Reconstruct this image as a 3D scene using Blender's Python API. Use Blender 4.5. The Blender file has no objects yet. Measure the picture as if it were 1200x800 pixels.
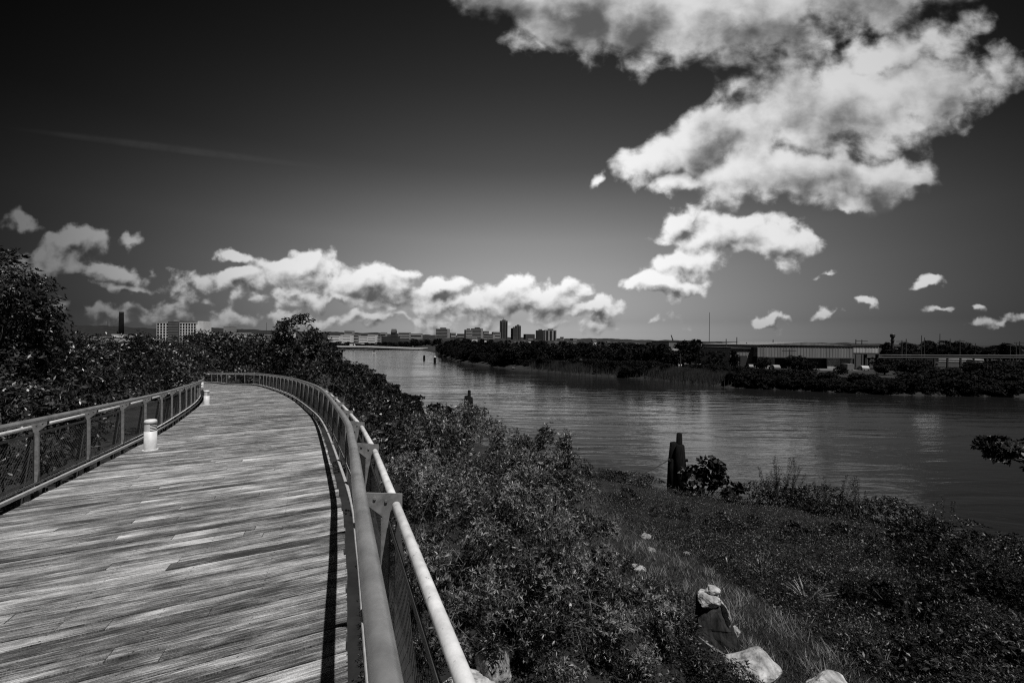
import bpy, math, random
import numpy as np
from mathutils import Vector, Matrix
PI = math.pi
SC = bpy.context.scene
COL = SC.collection
rng = np.random.default_rng(7)
random.seed(7)

# ------------------------------------------------------------------ camera
F = 500.0; CY = 399.0; HC = 10.0; ROLL = math.radians(0.67); PITCH = math.atan(1 / 500)
def at(px, py, Y):
    a = (px - 600) / F; b = (CY - py) / F
    x = a * math.cos(ROLL) - b * math.sin(ROLL); z = a * math.sin(ROLL) + b * math.cos(ROLL)
    return Vector((x * Y, Y, HC + z * Y))
def onz(px, py, zz):
    d = at(px, py, 1.0) - Vector((0, 0, HC)); s = (zz - HC) / d.z
    return Vector((d.x * s, s, zz))
DA, DB = 8.25, -0.054          # the ramp falls along the heading (-.5, .87)
def deck_z(x, y): return DA + DB * (-.5 * x + .87 * y)
def ondeck(px, py):
    d = at(px, py, 1.0) - Vector((0, 0, HC)); s = (DA - HC) / (d.z - DB * (-.5 * d.x + .87 * d.y))
    return Vector((d.x * s, s, HC + d.z * s))
cam_d = bpy.data.cameras.new('camera'); cam = bpy.data.objects.new('camera', cam_d); COL.objects.link(cam)
cam_d.sensor_width = 36; cam_d.lens = 15.0; cam_d.clip_start = 0.05; cam_d.clip_end = 9000
fw = Vector((0, math.cos(PITCH), -math.sin(PITCH))); rt = Vector((math.cos(ROLL), 0, math.sin(ROLL)))
up = rt.cross(fw).normalized(); rt = fw.cross(up).normalized()
M = Matrix((rt, up, -fw)).transposed().to_4x4(); M.translation = (0, 0, HC); cam.matrix_world = M
SC.camera = cam

# ------------------------------------------------------------------ materials
def g(v): return (v, v, v, 1)
def new_mat(name):
    m = bpy.data.materials.new(name); m.use_nodes = True
    nt = m.node_tree; b = nt.nodes['Principled BSDF']
    return m, nt, b
def pmat(name, lo, hi=None, scale=4.0, rough=0.7, metal=0.0, bump=0.0, stretch=(1, 1, 1), detail=6, spec=0.4, coord='Object', bscale=None):
    m, nt, b = new_mat(name); N = nt.nodes; L = nt.links
    b.inputs['Roughness'].default_value = rough; b.inputs['Metallic'].default_value = metal
    b.inputs['Specular IOR Level'].default_value = spec
    if hi is None: hi = lo * 1.25
    tc = N.new('ShaderNodeTexCoord'); mp = N.new('ShaderNodeMapping'); mp.inputs['Scale'].default_value = stretch
    L.new(tc.outputs[coord], mp.inputs[0])
    no = N.new('ShaderNodeTexNoise'); no.inputs['Scale'].default_value = scale; no.inputs['Detail'].default_value = detail
    no.inputs['Roughness'].default_value = 0.62
    L.new(mp.outputs[0], no.inputs['Vector'])
    cr = N.new('ShaderNodeValToRGB'); cr.color_ramp.elements[0].position = 0.32; cr.color_ramp.elements[1].position = 0.68
    cr.color_ramp.elements[0].color = g(lo); cr.color_ramp.elements[1].color = g(hi)
    L.new(no.outputs['Fac'], cr.inputs[0]); L.new(cr.outputs[0], b.inputs['Base Color'])
    if bump:
        n2 = N.new('ShaderNodeTexNoise'); n2.inputs['Scale'].default_value = bscale or scale * 3; n2.inputs['Detail'].default_value = 8
        L.new(mp.outputs[0], n2.inputs['Vector'])
        bp = N.new('ShaderNodeBump'); bp.inputs['Strength'].default_value = bump; bp.inputs['Distance'].default_value = 0.05
        L.new(n2.outputs['Fac'], bp.inputs['Height']); L.new(bp.outputs[0], b.inputs['Normal'])
    return m
def leaf_mat(name, lo, hi, rough=0.42, spec=0.5):
    m, nt, b = new_mat(name); N = nt.nodes; L = nt.links
    a = N.new('ShaderNodeAttribute'); a.attribute_name = 'tone'
    mr = N.new('ShaderNodeMapRange'); mr.inputs['To Min'].default_value = lo; mr.inputs['To Max'].default_value = hi
    pw_ = N.new('ShaderNodeMath'); pw_.operation = 'POWER'; pw_.inputs[1].default_value = 2.2; L.new(a.outputs['Fac'], pw_.inputs[0])
    L.new(pw_.outputs[0], mr.inputs['Value']); L.new(mr.outputs[0], b.inputs['Base Color'])
    b.inputs['Roughness'].default_value = rough; b.inputs['Specular IOR Level'].default_value = spec
    return m

M_STEEL = pmat('brushed_steel', 0.15, 0.30, 5, 0.32, 0.25, 0.03, (1, 1, 1), spec=.7, detail=10, bscale=60)
M_FIN = pmat('fin_steel', 0.045, 0.085, 14, 0.5)  # darker copy of the post steel, the fins' shade put into the colour
M_KERB = pmat('kerb_steel', 0.28, 0.42, 14, 0.6)
M_GALV = pmat('galvanised_steel', 0.48, 0.72, 16, 0.5, 0.0, 0.03)
M_POST = pmat('post_steel', 0.11, 0.22, 18, 0.5, 0.0)
M_WIRE = pmat('wire_mesh', 0.015, 0.04, 30, 0.5, 0.0)
M_BEAM = pmat('beam_steel', 0.03, 0.06, 6, 0.6)
M_WHITE = pmat('white_enamel', 0.48, 0.64, 9, 0.5)
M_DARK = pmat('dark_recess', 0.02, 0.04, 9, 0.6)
M_TIMBER = pmat('old_timber', 0.002, 0.012, 5, 0.9, 0, 0.6, (3, 3, 0.4), spec=.1)
M_ROCK = pmat('pale_rock', 0.10, 0.50, 5.0, 0.85, 0, 1.0, bscale=9, detail=10)
M_ROCKG = pmat('speckled_rock', 0.05, 0.34, 14.0, 0.85, 0, 1.0, bscale=12, detail=10)
M_ROCKD = pmat('dark_rock', 0.003, 0.04, 5, 0.9, 0, 1.0, (1.6, 1.6, .5), bscale=6)  # the boulder's dark face is the rock's own colour
M_BARK = pmat('bark', 0.025, 0.07, 6, 0.9, 0, 0.4, (2, 2, .4))
M_TWIG = pmat('twig', 0.05, 0.12, 6, 0.9)
M_LEAF = leaf_mat('leaf_broad', 0.003, 0.075, 0.38, 0.4)
M_LEAFW = leaf_mat('leaf_willow', 0.002, 0.24, 0.42, 0.45)
M_LEAFD = leaf_mat('leaf_dark', 0.002, 0.036, 0.5, 0.3)
M_LEAFF = leaf_mat('leaf_far', 0.002, 0.026, 0.7, 0.1)
M_COVER = leaf_mat('leaf_cover', 0.002, 0.033, 0.45, 0.35)
M_GRASS = leaf_mat('grass_blade', 0.012, 0.25, 0.6, 0.3)
M_REED = leaf_mat('reed_blade', 0.015, 0.05, 0.7, 0.2)
M_YUCCA = leaf_mat('spiky_leaf', 0.10, 0.26, 0.45, 0.4)
M_CONC = pmat('concrete', 0.40, 0.55, 0.6, 0.85)
M_CONCD = pmat('stained_concrete', 0.12, 0.22, 0.5, 0.85)
M_WALLW = pmat('white_wall', 0.55, 0.68, 0.2, 0.8)
M_WALLG = pmat('grey_wall', 0.20, 0.28, 0.1, 0.8)
M_WALLD = pmat('dark_wall', 0.05, 0.08, 0.1, 0.8)
M_BRICK = pmat('brick', 0.02, 0.04, 0.5, 0.9)
M_BRICKD = pmat('near_black_brick', 0.003, 0.008, 0.5, 0.95, spec=.1)  # near-black brick, far darker than the common brick
M_CLAD = pmat('ribbed_cladding', 0.12, 0.21, 1.2, 0.6, 0, 0, (1.0, 1.0, .06), detail=4)
M_CLADL = pmat('pale_cladding', 0.26, 0.42, 1.2, 0.6, 0, 0, (1.0, 1.0, .1), detail=4)
M_ROOF = pmat('roof_sheet', 0.35, 0.5, 0.5, 0.6)
M_ROOFD = pmat('dark_roof', 0.03, 0.06, 0.5, 0.8)
M_GLASS = pmat('window_glass', 0.015, 0.03, 1, 0.15, 0, 0, spec=0.6)
M_TYRE = pmat('tyre', 0.02, 0.03, 5, 0.9)
M_MUD = pmat('mud', 0.05, 0.09, 0.6, 0.8)
M_LOT = pmat('gravel', 0.07, 0.13, 0.4, 0.95)
M_ROPE = pmat('rope', 0.03, 0.05, 8, 0.9)

def scuff(m):
    nt = m.node_tree; N = nt.nodes; L = nt.links; b = N['Principled BSDF']; src = b.inputs['Base Color'].links[0].from_socket
    tc = N.new('ShaderNodeTexCoord'); n = N.new('ShaderNodeTexNoise'); n.inputs['Scale'].default_value = 26; n.inputs['Detail'].default_value = 5; n.inputs['Roughness'].default_value = .7
    L.new(tc.outputs['Object'], n.inputs['Vector']); r = N.new('ShaderNodeValToRGB'); r.color_ramp.elements[0].position = .62; r.color_ramp.elements[1].position = .70
    r.color_ramp.elements[0].color = g(1); r.color_ramp.elements[1].color = g(.3); L.new(n.outputs['Fac'], r.inputs[0])
    mx = N.new('ShaderNodeMixRGB'); mx.blend_type = 'MULTIPLY'; mx.inputs[0].default_value = 1; L.new(src, mx.inputs[1]); L.new(r.outputs[0], mx.inputs[2]); L.new(mx.outputs[0], b.inputs['Base Color'])
    return m
M_SCUFF = scuff(pmat('scuffed_pipe', 0.46, 0.72, 12, 0.45, 0.0, 0.04))
# ------------------------------------------------------------------ mesh helpers
class MB:
    def __init__(s): s.v = []; s.f = []
    def add(s, vs, fs):
        b = len(s.v); s.v += [tuple(v) for v in vs]; s.f += [tuple(b + i for i in f) for f in fs]; return s
    def box(s, c, d, rz=0.0):
        c = Vector(c); hx, hy, hz = d[0] / 2, d[1] / 2, d[2] / 2; R = Matrix.Rotation(rz, 3, 'Z')
        vs = [c + R @ Vector((sx * hx, sy * hy, sz * hz)) for sz in (-1, 1) for sx, sy in ((-1, -1), (1, -1), (1, 1), (-1, 1))]
        return s.add(vs, [(3, 2, 1, 0), (4, 5, 6, 7), (0, 1, 5, 4), (1, 2, 6, 5), (2, 3, 7, 6), (3, 0, 4, 7)])
    def span(s, x0, x1, y0, y1, z0, z1): return s.box(((x0 + x1) / 2, (y0 + y1) / 2, (z0 + z1) / 2), (x1 - x0, y1 - y0, z1 - z0))
    def tube(s, pts, rad, n=8, cap=True):
        pts = [Vector(p) for p in pts]; k = len(pts)
        if not hasattr(rad, '__len__'): rad = [rad] * k
        b = len(s.v); pa = None
        for i, p in enumerate(pts):
            t = (pts[min(i + 1, k - 1)] - pts[max(i - 1, 0)])
            t = t.normalized() if t.length > 1e-9 else Vector((0, 0, 1))
            if pa is None:
                pa = t.cross(Vector((0, 0, 1)) if abs(t.z) < .95 else Vector((1, 0, 0))).normalized()
            else:
                pa = (pa - t * pa.dot(t)); pa = pa.normalized() if pa.length > 1e-6 else t.orthogonal().normalized()
            q = t.cross(pa)
            for j in range(n):
                a = 2 * PI * j / n
                s.v.append(tuple(p + (pa * math.cos(a) + q * math.sin(a)) * rad[i]))
        for i in range(k - 1):
            for j in range(n):
                a = b + i * n + j; c = b + i * n + (j + 1) % n
                s.f.append((a, c, c + n, a + n))
        if cap:
            s.f.append(tuple(b + j for j in range(n))[::-1]); s.f.append(tuple(b + (k - 1) * n + j for j in range(n)))
        return s
    def prism(s, poly, o, ax, ay, an, th):
        """poly of (a,b) extruded by th along an, centred"""
        n = len(poly); o = Vector(o); vs = []
        for sg in (-.5, .5):
            for a, b_ in poly: vs.append(o + ax * a + ay * b_ + an * (th * sg))
        fs = [tuple(range(n))[::-1], tuple(range(n, 2 * n))] + [(i, (i + 1) % n, n + (i + 1) % n, n + i) for i in range(n)]
        return s.add(vs, fs)
    def build(s, name, mat, parent=None, smooth=False):
        me = bpy.data.meshes.new(name); me.from_pydata(s.v, [], s.f); me.validate(); me.update()
        if smooth:
            me.polygons.foreach_set('use_smooth', [True] * len(me.polygons))
        me.materials.append(mat)
        return link(name, me, parent)
def link(name, me, parent=None):
    o = bpy.data.objects.new(name, me); COL.objects.link(o)
    if parent is not None:
        o.parent = parent; o.matrix_parent_inverse = Matrix.Translation(parent.location).inverted() if parent.get('_abs') else Matrix.Identity(4)
    return o
def tag(o, label, cat, group=None):
    o['label'] = label; o['category'] = cat
    if group: o['group'] = group
    return o
def thing(name, label, cat, loc=(0, 0, 0), group=None, absolute=True):
    """Empty at the base; with absolute=True the parts are given in world coordinates"""
    o = bpy.data.objects.new(name, None); COL.objects.link(o); o.location = loc; o.empty_display_size = .2
    if absolute: o['_abs'] = 1
    return tag(o, label, cat, group)
def kind(o, k, label=None):
    o['kind'] = k
    if label: o['label'] = label
    return o
def copy_tree(o, parent=None):
    c = o.copy(); COL.objects.link(c)
    if parent is not None: c.parent = parent
    for ch in list(o.children): copy_tree(ch, c)
    return c
def np_mesh(name, V, Fq, mat, tone=None, smooth=False):
    me = bpy.data.meshes.new(name); n = len(V); k = Fq.shape[1]; m = len(Fq)
    me.vertices.add(n); me.vertices.foreach_set('co', np.ascontiguousarray(V, dtype=np.float32).ravel())
    me.loops.add(m * k); me.loops.foreach_set('vertex_index', np.ascontiguousarray(Fq, dtype=np.int32).ravel())
    me.polygons.add(m); me.polygons.foreach_set('loop_start', np.arange(0, m * k, k, dtype=np.int32))
    me.polygons.foreach_set('loop_total', np.full(m, k, dtype=np.int32))
    me.update(calc_edges=True)
    if tone is not None:
        at_ = me.attributes.new('tone', 'FLOAT', 'FACE'); at_.data.foreach_set('value', np.asarray(tone, dtype=np.float32))
    if smooth: me.polygons.foreach_set('use_smooth', np.ones(m, dtype=bool))
    me.materials.append(mat)
    return me

# ------------------------------------------------------------------ leaves
def unit(a): return a / np.maximum(np.linalg.norm(a, axis=-1, keepdims=True), 1e-9)
def leaf_mesh(name, P, D, k, ln, wd, mat, spread=0.9, tone=None, up_bias=0.15):
    """rosettes of k leaves at points P facing D"""
    n = len(P); P = np.repeat(P, k, 0); D = np.repeat(unit(D), k, 0)
    R = unit(rng.normal(size=(n * k, 3))); R = unit(R - D * (R * D).sum(1, keepdims=True))
    ax = unit(D * (1 - spread * rng.uniform(.35, 1.0, (n * k, 1))) + R * spread + np.array([0, 0, up_bias]))
    side = unit(np.cross(ax, unit(D + .5 * rng.normal(size=(n * k, 3)))))
    nor = np.cross(side, ax)
    L = ln * rng.uniform(.6, 1.25, (n * k, 1)); W = wd * rng.uniform(.7, 1.2, (n * k, 1))
    b = P + ax * L * .08
    V = np.stack([b, b + ax * L * .45 + side * W * .5 + nor * W * .12, b + ax * L - nor * L * .12, b + ax * L * .45 - side * W * .5 + nor * W * .12], 1).reshape(-1, 3)
    Fq = np.arange(n * k * 4).reshape(-1, 4)
    t = rng.uniform(0, 1, n * k)
    if tone is not None: t = np.clip(.55 * t + .45 * np.repeat(tone, k), 0, 1)
    return np_mesh(name, V, Fq, mat, t)
def blob_tips(c, r, n, clump=26, sig=.2, shell=.55):
    nc = max(5, n // clump)
    d = unit(rng.normal(size=(nc, 3))); rad = rng.uniform(shell, 1.02, (nc, 1)) ** .7
    C = d * rad
    i = rng.integers(0, nc, n)
    P = C[i] + rng.normal(size=(n, 3)) * sig
    ln_ = np.linalg.norm(P, axis=1, keepdims=True); P = np.where(ln_ > 1.08, P / ln_ * rng.uniform(.8, 1.08, (n, 1)), P)
    D = unit(P) + rng.normal(size=(n, 3)) * .35 + np.array([0, 0, .35])
    tone = rng.uniform(0, 1, nc)[i]
    r = np.array(r)
    return np.array(c) + P * r, unit(D), tone
def E(px, py, Y, rx, ry, dp=1.15):
    s = Y / F; return (at(px, py, Y), (rx * s, rx * s * dp, ry * s))
def plant(name, label, cat, base, blobs, ln, wd, k, mat, cover=3.0, group=None, trunk_r=.12, clump=26, sig=.2, stems=1, shell=.55, bark=None, maxn=14000, stemname='trunk', crownname='crown'):
    base = Vector(base); o = thing(name, label, cat, base, group)
    Ps, Ds, Ts = [], [], []
    area = k * ln * wd * .5
    for c, r in blobs:
        n = int(min(maxn, cover * PI * r[0] * r[2] / area)); n = max(n, 120)
        a, d, t = blob_tips(c, r, n, clump, sig, shell); Ps.append(a); Ds.append(d); Ts.append(t)
    P = np.concatenate(Ps); D = np.concatenate(Ds); T = np.concatenate(Ts)
    gz = ground_z(P[:, 0], P[:, 1]); ok = P[:, 2] > gz + .03
    P, D, T = P[ok], D[ok], T[ok]
    me = leaf_mesh(crownname, P, D, k, ln, wd, mat, tone=T)
    link(crownname, me, o)
    mb = MB()
    for s in range(stems):
        off = Vector((random.uniform(-.3, .3), random.uniform(-.3, .3), 0)) * (stems > 1)
        for bi, (c, r) in enumerate(blobs):
            if stems > 1 and bi % stems != s: continue
            c = Vector(c); b0 = base + off - Vector((0, 0, .25)); mid = b0.lerp(c, .5) + Vector((random.uniform(-.2, .2), random.uniform(-.2, .2), .15 * (c - b0).length))
            tr = trunk_r * (1 if bi == 0 else .6)
            mb.tube([b0, b0.lerp(mid, .5), mid, c], [tr, tr * .8, tr * .6, tr * .35], 7)
            for q in range(9):
                e = c + Vector([random.gauss(0, 1) for _ in range(3)]).normalized() * random.uniform(.6, .95) * min(r)
                e2 = Vector((c.x + (e.x - c.x) * r[0] / min(r), c.y + (e.y - c.y) * r[1] / min(r), e.z if r[2] <= min(r) * 1.01 else c.z + (e.z - c.z) * r[2] / min(r)))
                st = mid.lerp(c, random.uniform(.2, 1))
                mb.tube([st, st.lerp(e2, .5) + Vector((0, 0, .05 * r[2])), e2], [tr * .3, tr * .2, tr * .07], 5, False)
    mb.build(stemname, bark or M_BARK, o, True)
    return o

# ------------------------------------------------------------------ terrain
NEAR = np.array([(70, -60), (45, 0), (34, 12), (25.5, 20), (20, 25), (14.7, 27), (9, 29), (5, 31.5), (-3, 41), (-10, 54), (-22, 82), (-33, 104), (-48, 135), (-80, 190), (-125, 300), (-198, 420), (-260, 560), (-420, 700)], float)
FAR = np.array([(-300, 780), (-150, 640), (-92, 420), (-60, 335), (-26, 200), (-6, 160), (20, 128), (38, 116), (49, 96), (57, 94), (76, 86), (101, 85), (180, 84), (320, 60), (500, -80)], float)
def pl_dist(x, y, pl):
    d = np.full(x.shape, 1e9)
    for (x0, y0), (x1, y1) in zip(pl[:-1], pl[1:]):
        dx, dy = x1 - x0, y1 - y0; t = np.clip(((x - x0) * dx + (y - y0) * dy) / (dx * dx + dy * dy), 0, 1)
        d = np.minimum(d, np.hypot(x - x0 - t * dx, y - y0 - t * dy))
    return d
POLY = np.concatenate([NEAR, FAR])
def in_river(x, y):
    r = np.zeros(x.shape, bool); n = len(POLY)
    for i in range(n):
        x0, y0 = POLY[i]; x1, y1 = POLY[(i + 1) % n]
        if y0 == y1: continue
        c = ((y0 > y) != (y1 > y)) & (x < (x1 - x0) * (y - y0) / (y1 - y0) + x0); r ^= c
    return r
def sst(a, b, x): t = np.clip((x - a) / (b - a), 0, 1); return t * t * (3 - 2 * t)
def bumps(x, y):
    return (np.sin(x * .9 + 1.3 * np.sin(y * .37)) * np.sin(y * .8 + .7 * np.sin(x * .53)) * .12
            + np.sin(x * 2.3 + y * 1.1) * np.sin(y * 2.9 - x * .7) * .05)
def ground_z(x, y):
    x = np.asarray(x, float); y = np.asarray(y, float)
    wob = .8 * np.sin(x * .35 + y * .21) + .4 * np.sin(x * 1.1 - y * .9)
    dn = pl_dist(x, y, NEAR); df = pl_dist(x, y, FAR); riv = in_river(x, y)
    nb = dn < df
    dn2 = np.maximum(dn + wob * sst(0, 2, dn), 0)
    zn = .7 * (1 - np.exp(-dn2 / 1.3)) + 3.3 * sst(1.5, 21, dn2) + bumps(x, y) * sst(1, 5, dn) + 3 * sst(60, 400, dn)
    zf = 1.3 * (1 - np.exp(-df / 1.2)) + .8 * sst(3, 25, df) + bumps(x, y) * .5 * sst(1, 5, df)
    z = np.where(nb, zn, zf)
    zr = -.3 * np.minimum(np.minimum(dn, df), 8)
    return np.where(riv, zr, z)
def gz1(x, y): return float(ground_z(np.array([x]), np.array([y]))[0])
def warp(t, n, s, R):
    a = math.asinh(R / s); return s * np.sinh(a * t)
nx, ny = 420, 420
gx = 4 + warp(np.linspace(-1, 1, nx), nx, 14, 4500); gy = 14 + warp(np.linspace(-.72, 1, ny), ny, 14, 6000)
X, Y = np.meshgrid(gx, gy); Z = ground_z(X, Y)
V = np.stack([X, Y, Z], -1).reshape(-1, 3)
idx = np.arange(nx * ny).reshape(ny, nx)
Fq = np.stack([idx[:-1, :-1], idx[:-1, 1:], idx[1:, 1:], idx[1:, :-1]], -1).reshape(-1, 4)
M_GROUND = pmat('ground_soil', 0.003, 0.022, 0.9, 0.95, 0, 0.8, bscale=7, detail=10)
me = np_mesh('ground', V, Fq, M_GROUND, smooth=True); kind(link('ground', me), 'structure', 'dark weedy river bank ground')

# water
def water_mat():
    m, nt, b = new_mat('river_water'); N = nt.nodes; L = nt.links
    b.inputs['Base Color'].default_value = g(0.012); b.inputs['Roughness'].default_value = 0.06; b.inputs['IOR'].default_value = 1.33
    tc = N.new('ShaderNodeTexCoord')
    def layer(sx, sy, rot, sc, det, dist):
        mp = N.new('ShaderNodeMapping'); mp.inputs['Scale'].default_value = (sx, sy, 1); mp.inputs['Rotation'].default_value = (0, 0, rot)
        L.new(tc.outputs['Object'], mp.inputs[0])
        no = N.new('ShaderNodeTexNoise'); no.inputs['Scale'].default_value = sc; no.inputs['Detail'].default_value = det; no.inputs['Distortion'].default_value = dist
        L.new(mp.outputs[0], no.inputs['Vector']); return no.outputs['Fac']
    a = layer(.2, 1.0, .18, .42, 4, .9); c = layer(.45, 1.0, -.25, 3.2, 4, .3); e = layer(.35, 1.0, .1, .055, 2, .5)
    bp = N.new('ShaderNodeBump'); bp.inputs['Distance'].default_value = .5
    patch = N.new('ShaderNodeMapRange'); patch.inputs['From Min'].default_value = .38; patch.inputs['From Max'].default_value = .62
    patch.inputs['To Min'].default_value = .10; patch.inputs['To Max'].default_value = .40; L.new(e, patch.inputs['Value']); L.new(patch.outputs[0], bp.inputs['Strength'])
    L.new(a, bp.inputs['Height'])
    b2 = N.new('ShaderNodeBump'); b2.inputs['Distance'].default_value = .035; b2.inputs['Strength'].default_value = .3
    L.new(c, b2.inputs['Height']); L.new(bp.outputs[0], b2.inputs['Normal']); L.new(b2.outputs[0], b.inputs['Normal'])
    return m
kind(MB().add([(-900, -300, 0), (1500, -300, 0), (1500, 1400, 0), (-900, 1400, 0)], [(0, 1, 2, 3)]).build('water', water_mat()), 'structure', 'dark rippled river')

# ------------------------------------------------------------------ boardwalk
def catmull(pts, step):
    pts = [Vector(p) for p in pts]; P = [2 * pts[0] - pts[1]] + pts + [2 * pts[-1] - pts[-2]]; out = []
    for i in range(1, len(P) - 2):
        p0, p1, p2, p3 = P[i - 1:i + 3]
        for j in range(24):
            t = j / 24
            out.append(.5 * ((2 * p1) + (p2 - p0) * t + (2 * p0 - 5 * p1 + 4 * p2 - p3) * t * t + (3 * p1 - p0 - 3 * p2 + p3) * t ** 3))
    out.append(pts[-1]); return resample(out, step)
def resample(out, step):
    res = [out[0]]; acc = 0; d = step
    for a, b in zip(out[:-1], out[1:]):
        seg = (b - a).length; p = 0
        while seg - p >= d - 1e-9 and seg > 0:
            p += d; res.append(a.lerp(b, p / seg)); d = step
        d -= (seg - p)
    return res
pix = [(407, 800), (404, 650), (396, 575), (374, 500), (360, 482), (341, 467)]
RE = [ondeck(*p).xy for p in pix]
d0 = (RE[0] - RE[1]).normalized()
ctrl = [RE[0] + d0 * 7, RE[0] + d0 * 3] + RE + [ondeck(322, 458.5).xy, ondeck(301, 452.3).xy, ondeck(282, 451).xy, ondeck(262, 450.3).xy, ondeck(238, 448.6).xy, ondeck(238, 448.6).xy + Vector((-7, 1.2))]
BW = .14; W = 3.68
edgeR = [Vector((p.x, p.y)) for p in catmull([Vector((p.x, p.y, 0)) for p in ctrl], BW)]
def tangents(pl): return [(pl[min(i + 1, len(pl) - 1)] - pl[max(i - 1, 0)]).normalized() for i in range(len(pl))]
tR = tangents(edgeR); nL = [Vector((-t.y, t.x)) for t in tR]
for _ in range(20):
    nL = [nL[0]] + [(nL[i - 1] + nL[i] * 2 + nL[i + 1]).normalized() for i in range(1, len(nL) - 1)] + [nL[-1]]
edgeL = [p + n * W for p, n in zip(edgeR, nL)]
SK_ = 2                           # boards run slightly askew to the edge
def board_mat():
    m, nt, b = new_mat('weathered_boards'); N = nt.nodes; L = nt.links
    b.inputs['Roughness'].default_value = .75; b.inputs['Specular IOR Level'].default_value = .3
    a = N.new('ShaderNodeAttribute'); a.attribute_name = 'tone'
    uv = N.new('ShaderNodeUVMap'); uv.uv_map = 'board'
    def noise(sx, sy, sc, det, ro=.6):
        mp = N.new('ShaderNodeMapping'); mp.inputs['Scale'].default_value = (sx, sy, 1); L.new(uv.outputs[0], mp.inputs[0])
        n = N.new('ShaderNodeTexNoise'); n.inputs['Scale'].default_value = sc; n.inputs['Detail'].default_value = det; n.inputs['Roughness'].default_value = ro
        L.new(mp.outputs[0], n.inputs['Vector']); return n.outputs['Fac']
    def mth(op, x, y):
        n = N.new('ShaderNodeMath'); n.operation = op
        for i, q in enumerate((x, y)):
            if isinstance(q, (int, float)): n.inputs[i].default_value = q
            else: L.new(q, n.inputs[i])
        return n.outputs[0]
    streak = noise(1.3, 34, 2.2, 9, .7); fine = noise(6, 130, 2, 6, .75); blot = noise(1.0, 3.2, 1.3, 6, .6); grit = noise(40, 60, 3, 4, .7)
    x = mth('MULTIPLY', mth('SUBTRACT', streak, .5), 1.7); x = mth('ADD', x, mth('MULTIPLY', mth('SUBTRACT', blot, .5), 1.5))
    x = mth('ADD', x, mth('MULTIPLY', mth('SUBTRACT', fine, .5), 1.1)); x = mth('ADD', x, mth('MULTIPLY', mth('SUBTRACT', grit, .5), .9)); x = mth('ADD', x, a.outputs['Fac'])
    # screw heads: two per joist
    sv = N.new('ShaderNodeUVMap'); sv.uv_map = 'fix'; sx = N.new('ShaderNodeSeparateXYZ'); L.new(sv.outputs[0], sx.inputs[0])
    du = mth('SUBTRACT', mth('MODULO', mth('ADD', sx.outputs[0], .3), .61), .3); dv = mth('SUBTRACT', mth('ABSOLUTE', mth('SUBTRACT', sx.outputs[1], BW / 2), 0), BW * .27)
    rr_ = mth('SQRT', mth('ADD', mth('MULTIPLY', du, du), mth('MULTIPLY', dv, dv)), 0); x = mth('SUBTRACT', x, mth('MULTIPLY', mth('LESS_THAN', rr_, .0065), .8))
    cr = N.new('ShaderNodeValToRGB'); el = cr.color_ramp.elements
    el[0].position = .16; el[0].color = g(.022); el[1].position = .96; el[1].color = g(.72)
    e = el.new(.40); e.color = g(.10); e = el.new(.65); e.color = g(.32)
    L.new(x, cr.inputs[0]); L.new(cr.outputs[0], b.inputs['Base Color'])
    bp = N.new('ShaderNodeBump'); bp.inputs['Strength'].default_value = .6; bp.inputs['Distance'].default_value = .006
    L.new(mth('ADD', fine, streak), bp.inputs['Height']); L.new(bp.outputs[0], b.inputs['Normal'])
    return m
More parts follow.
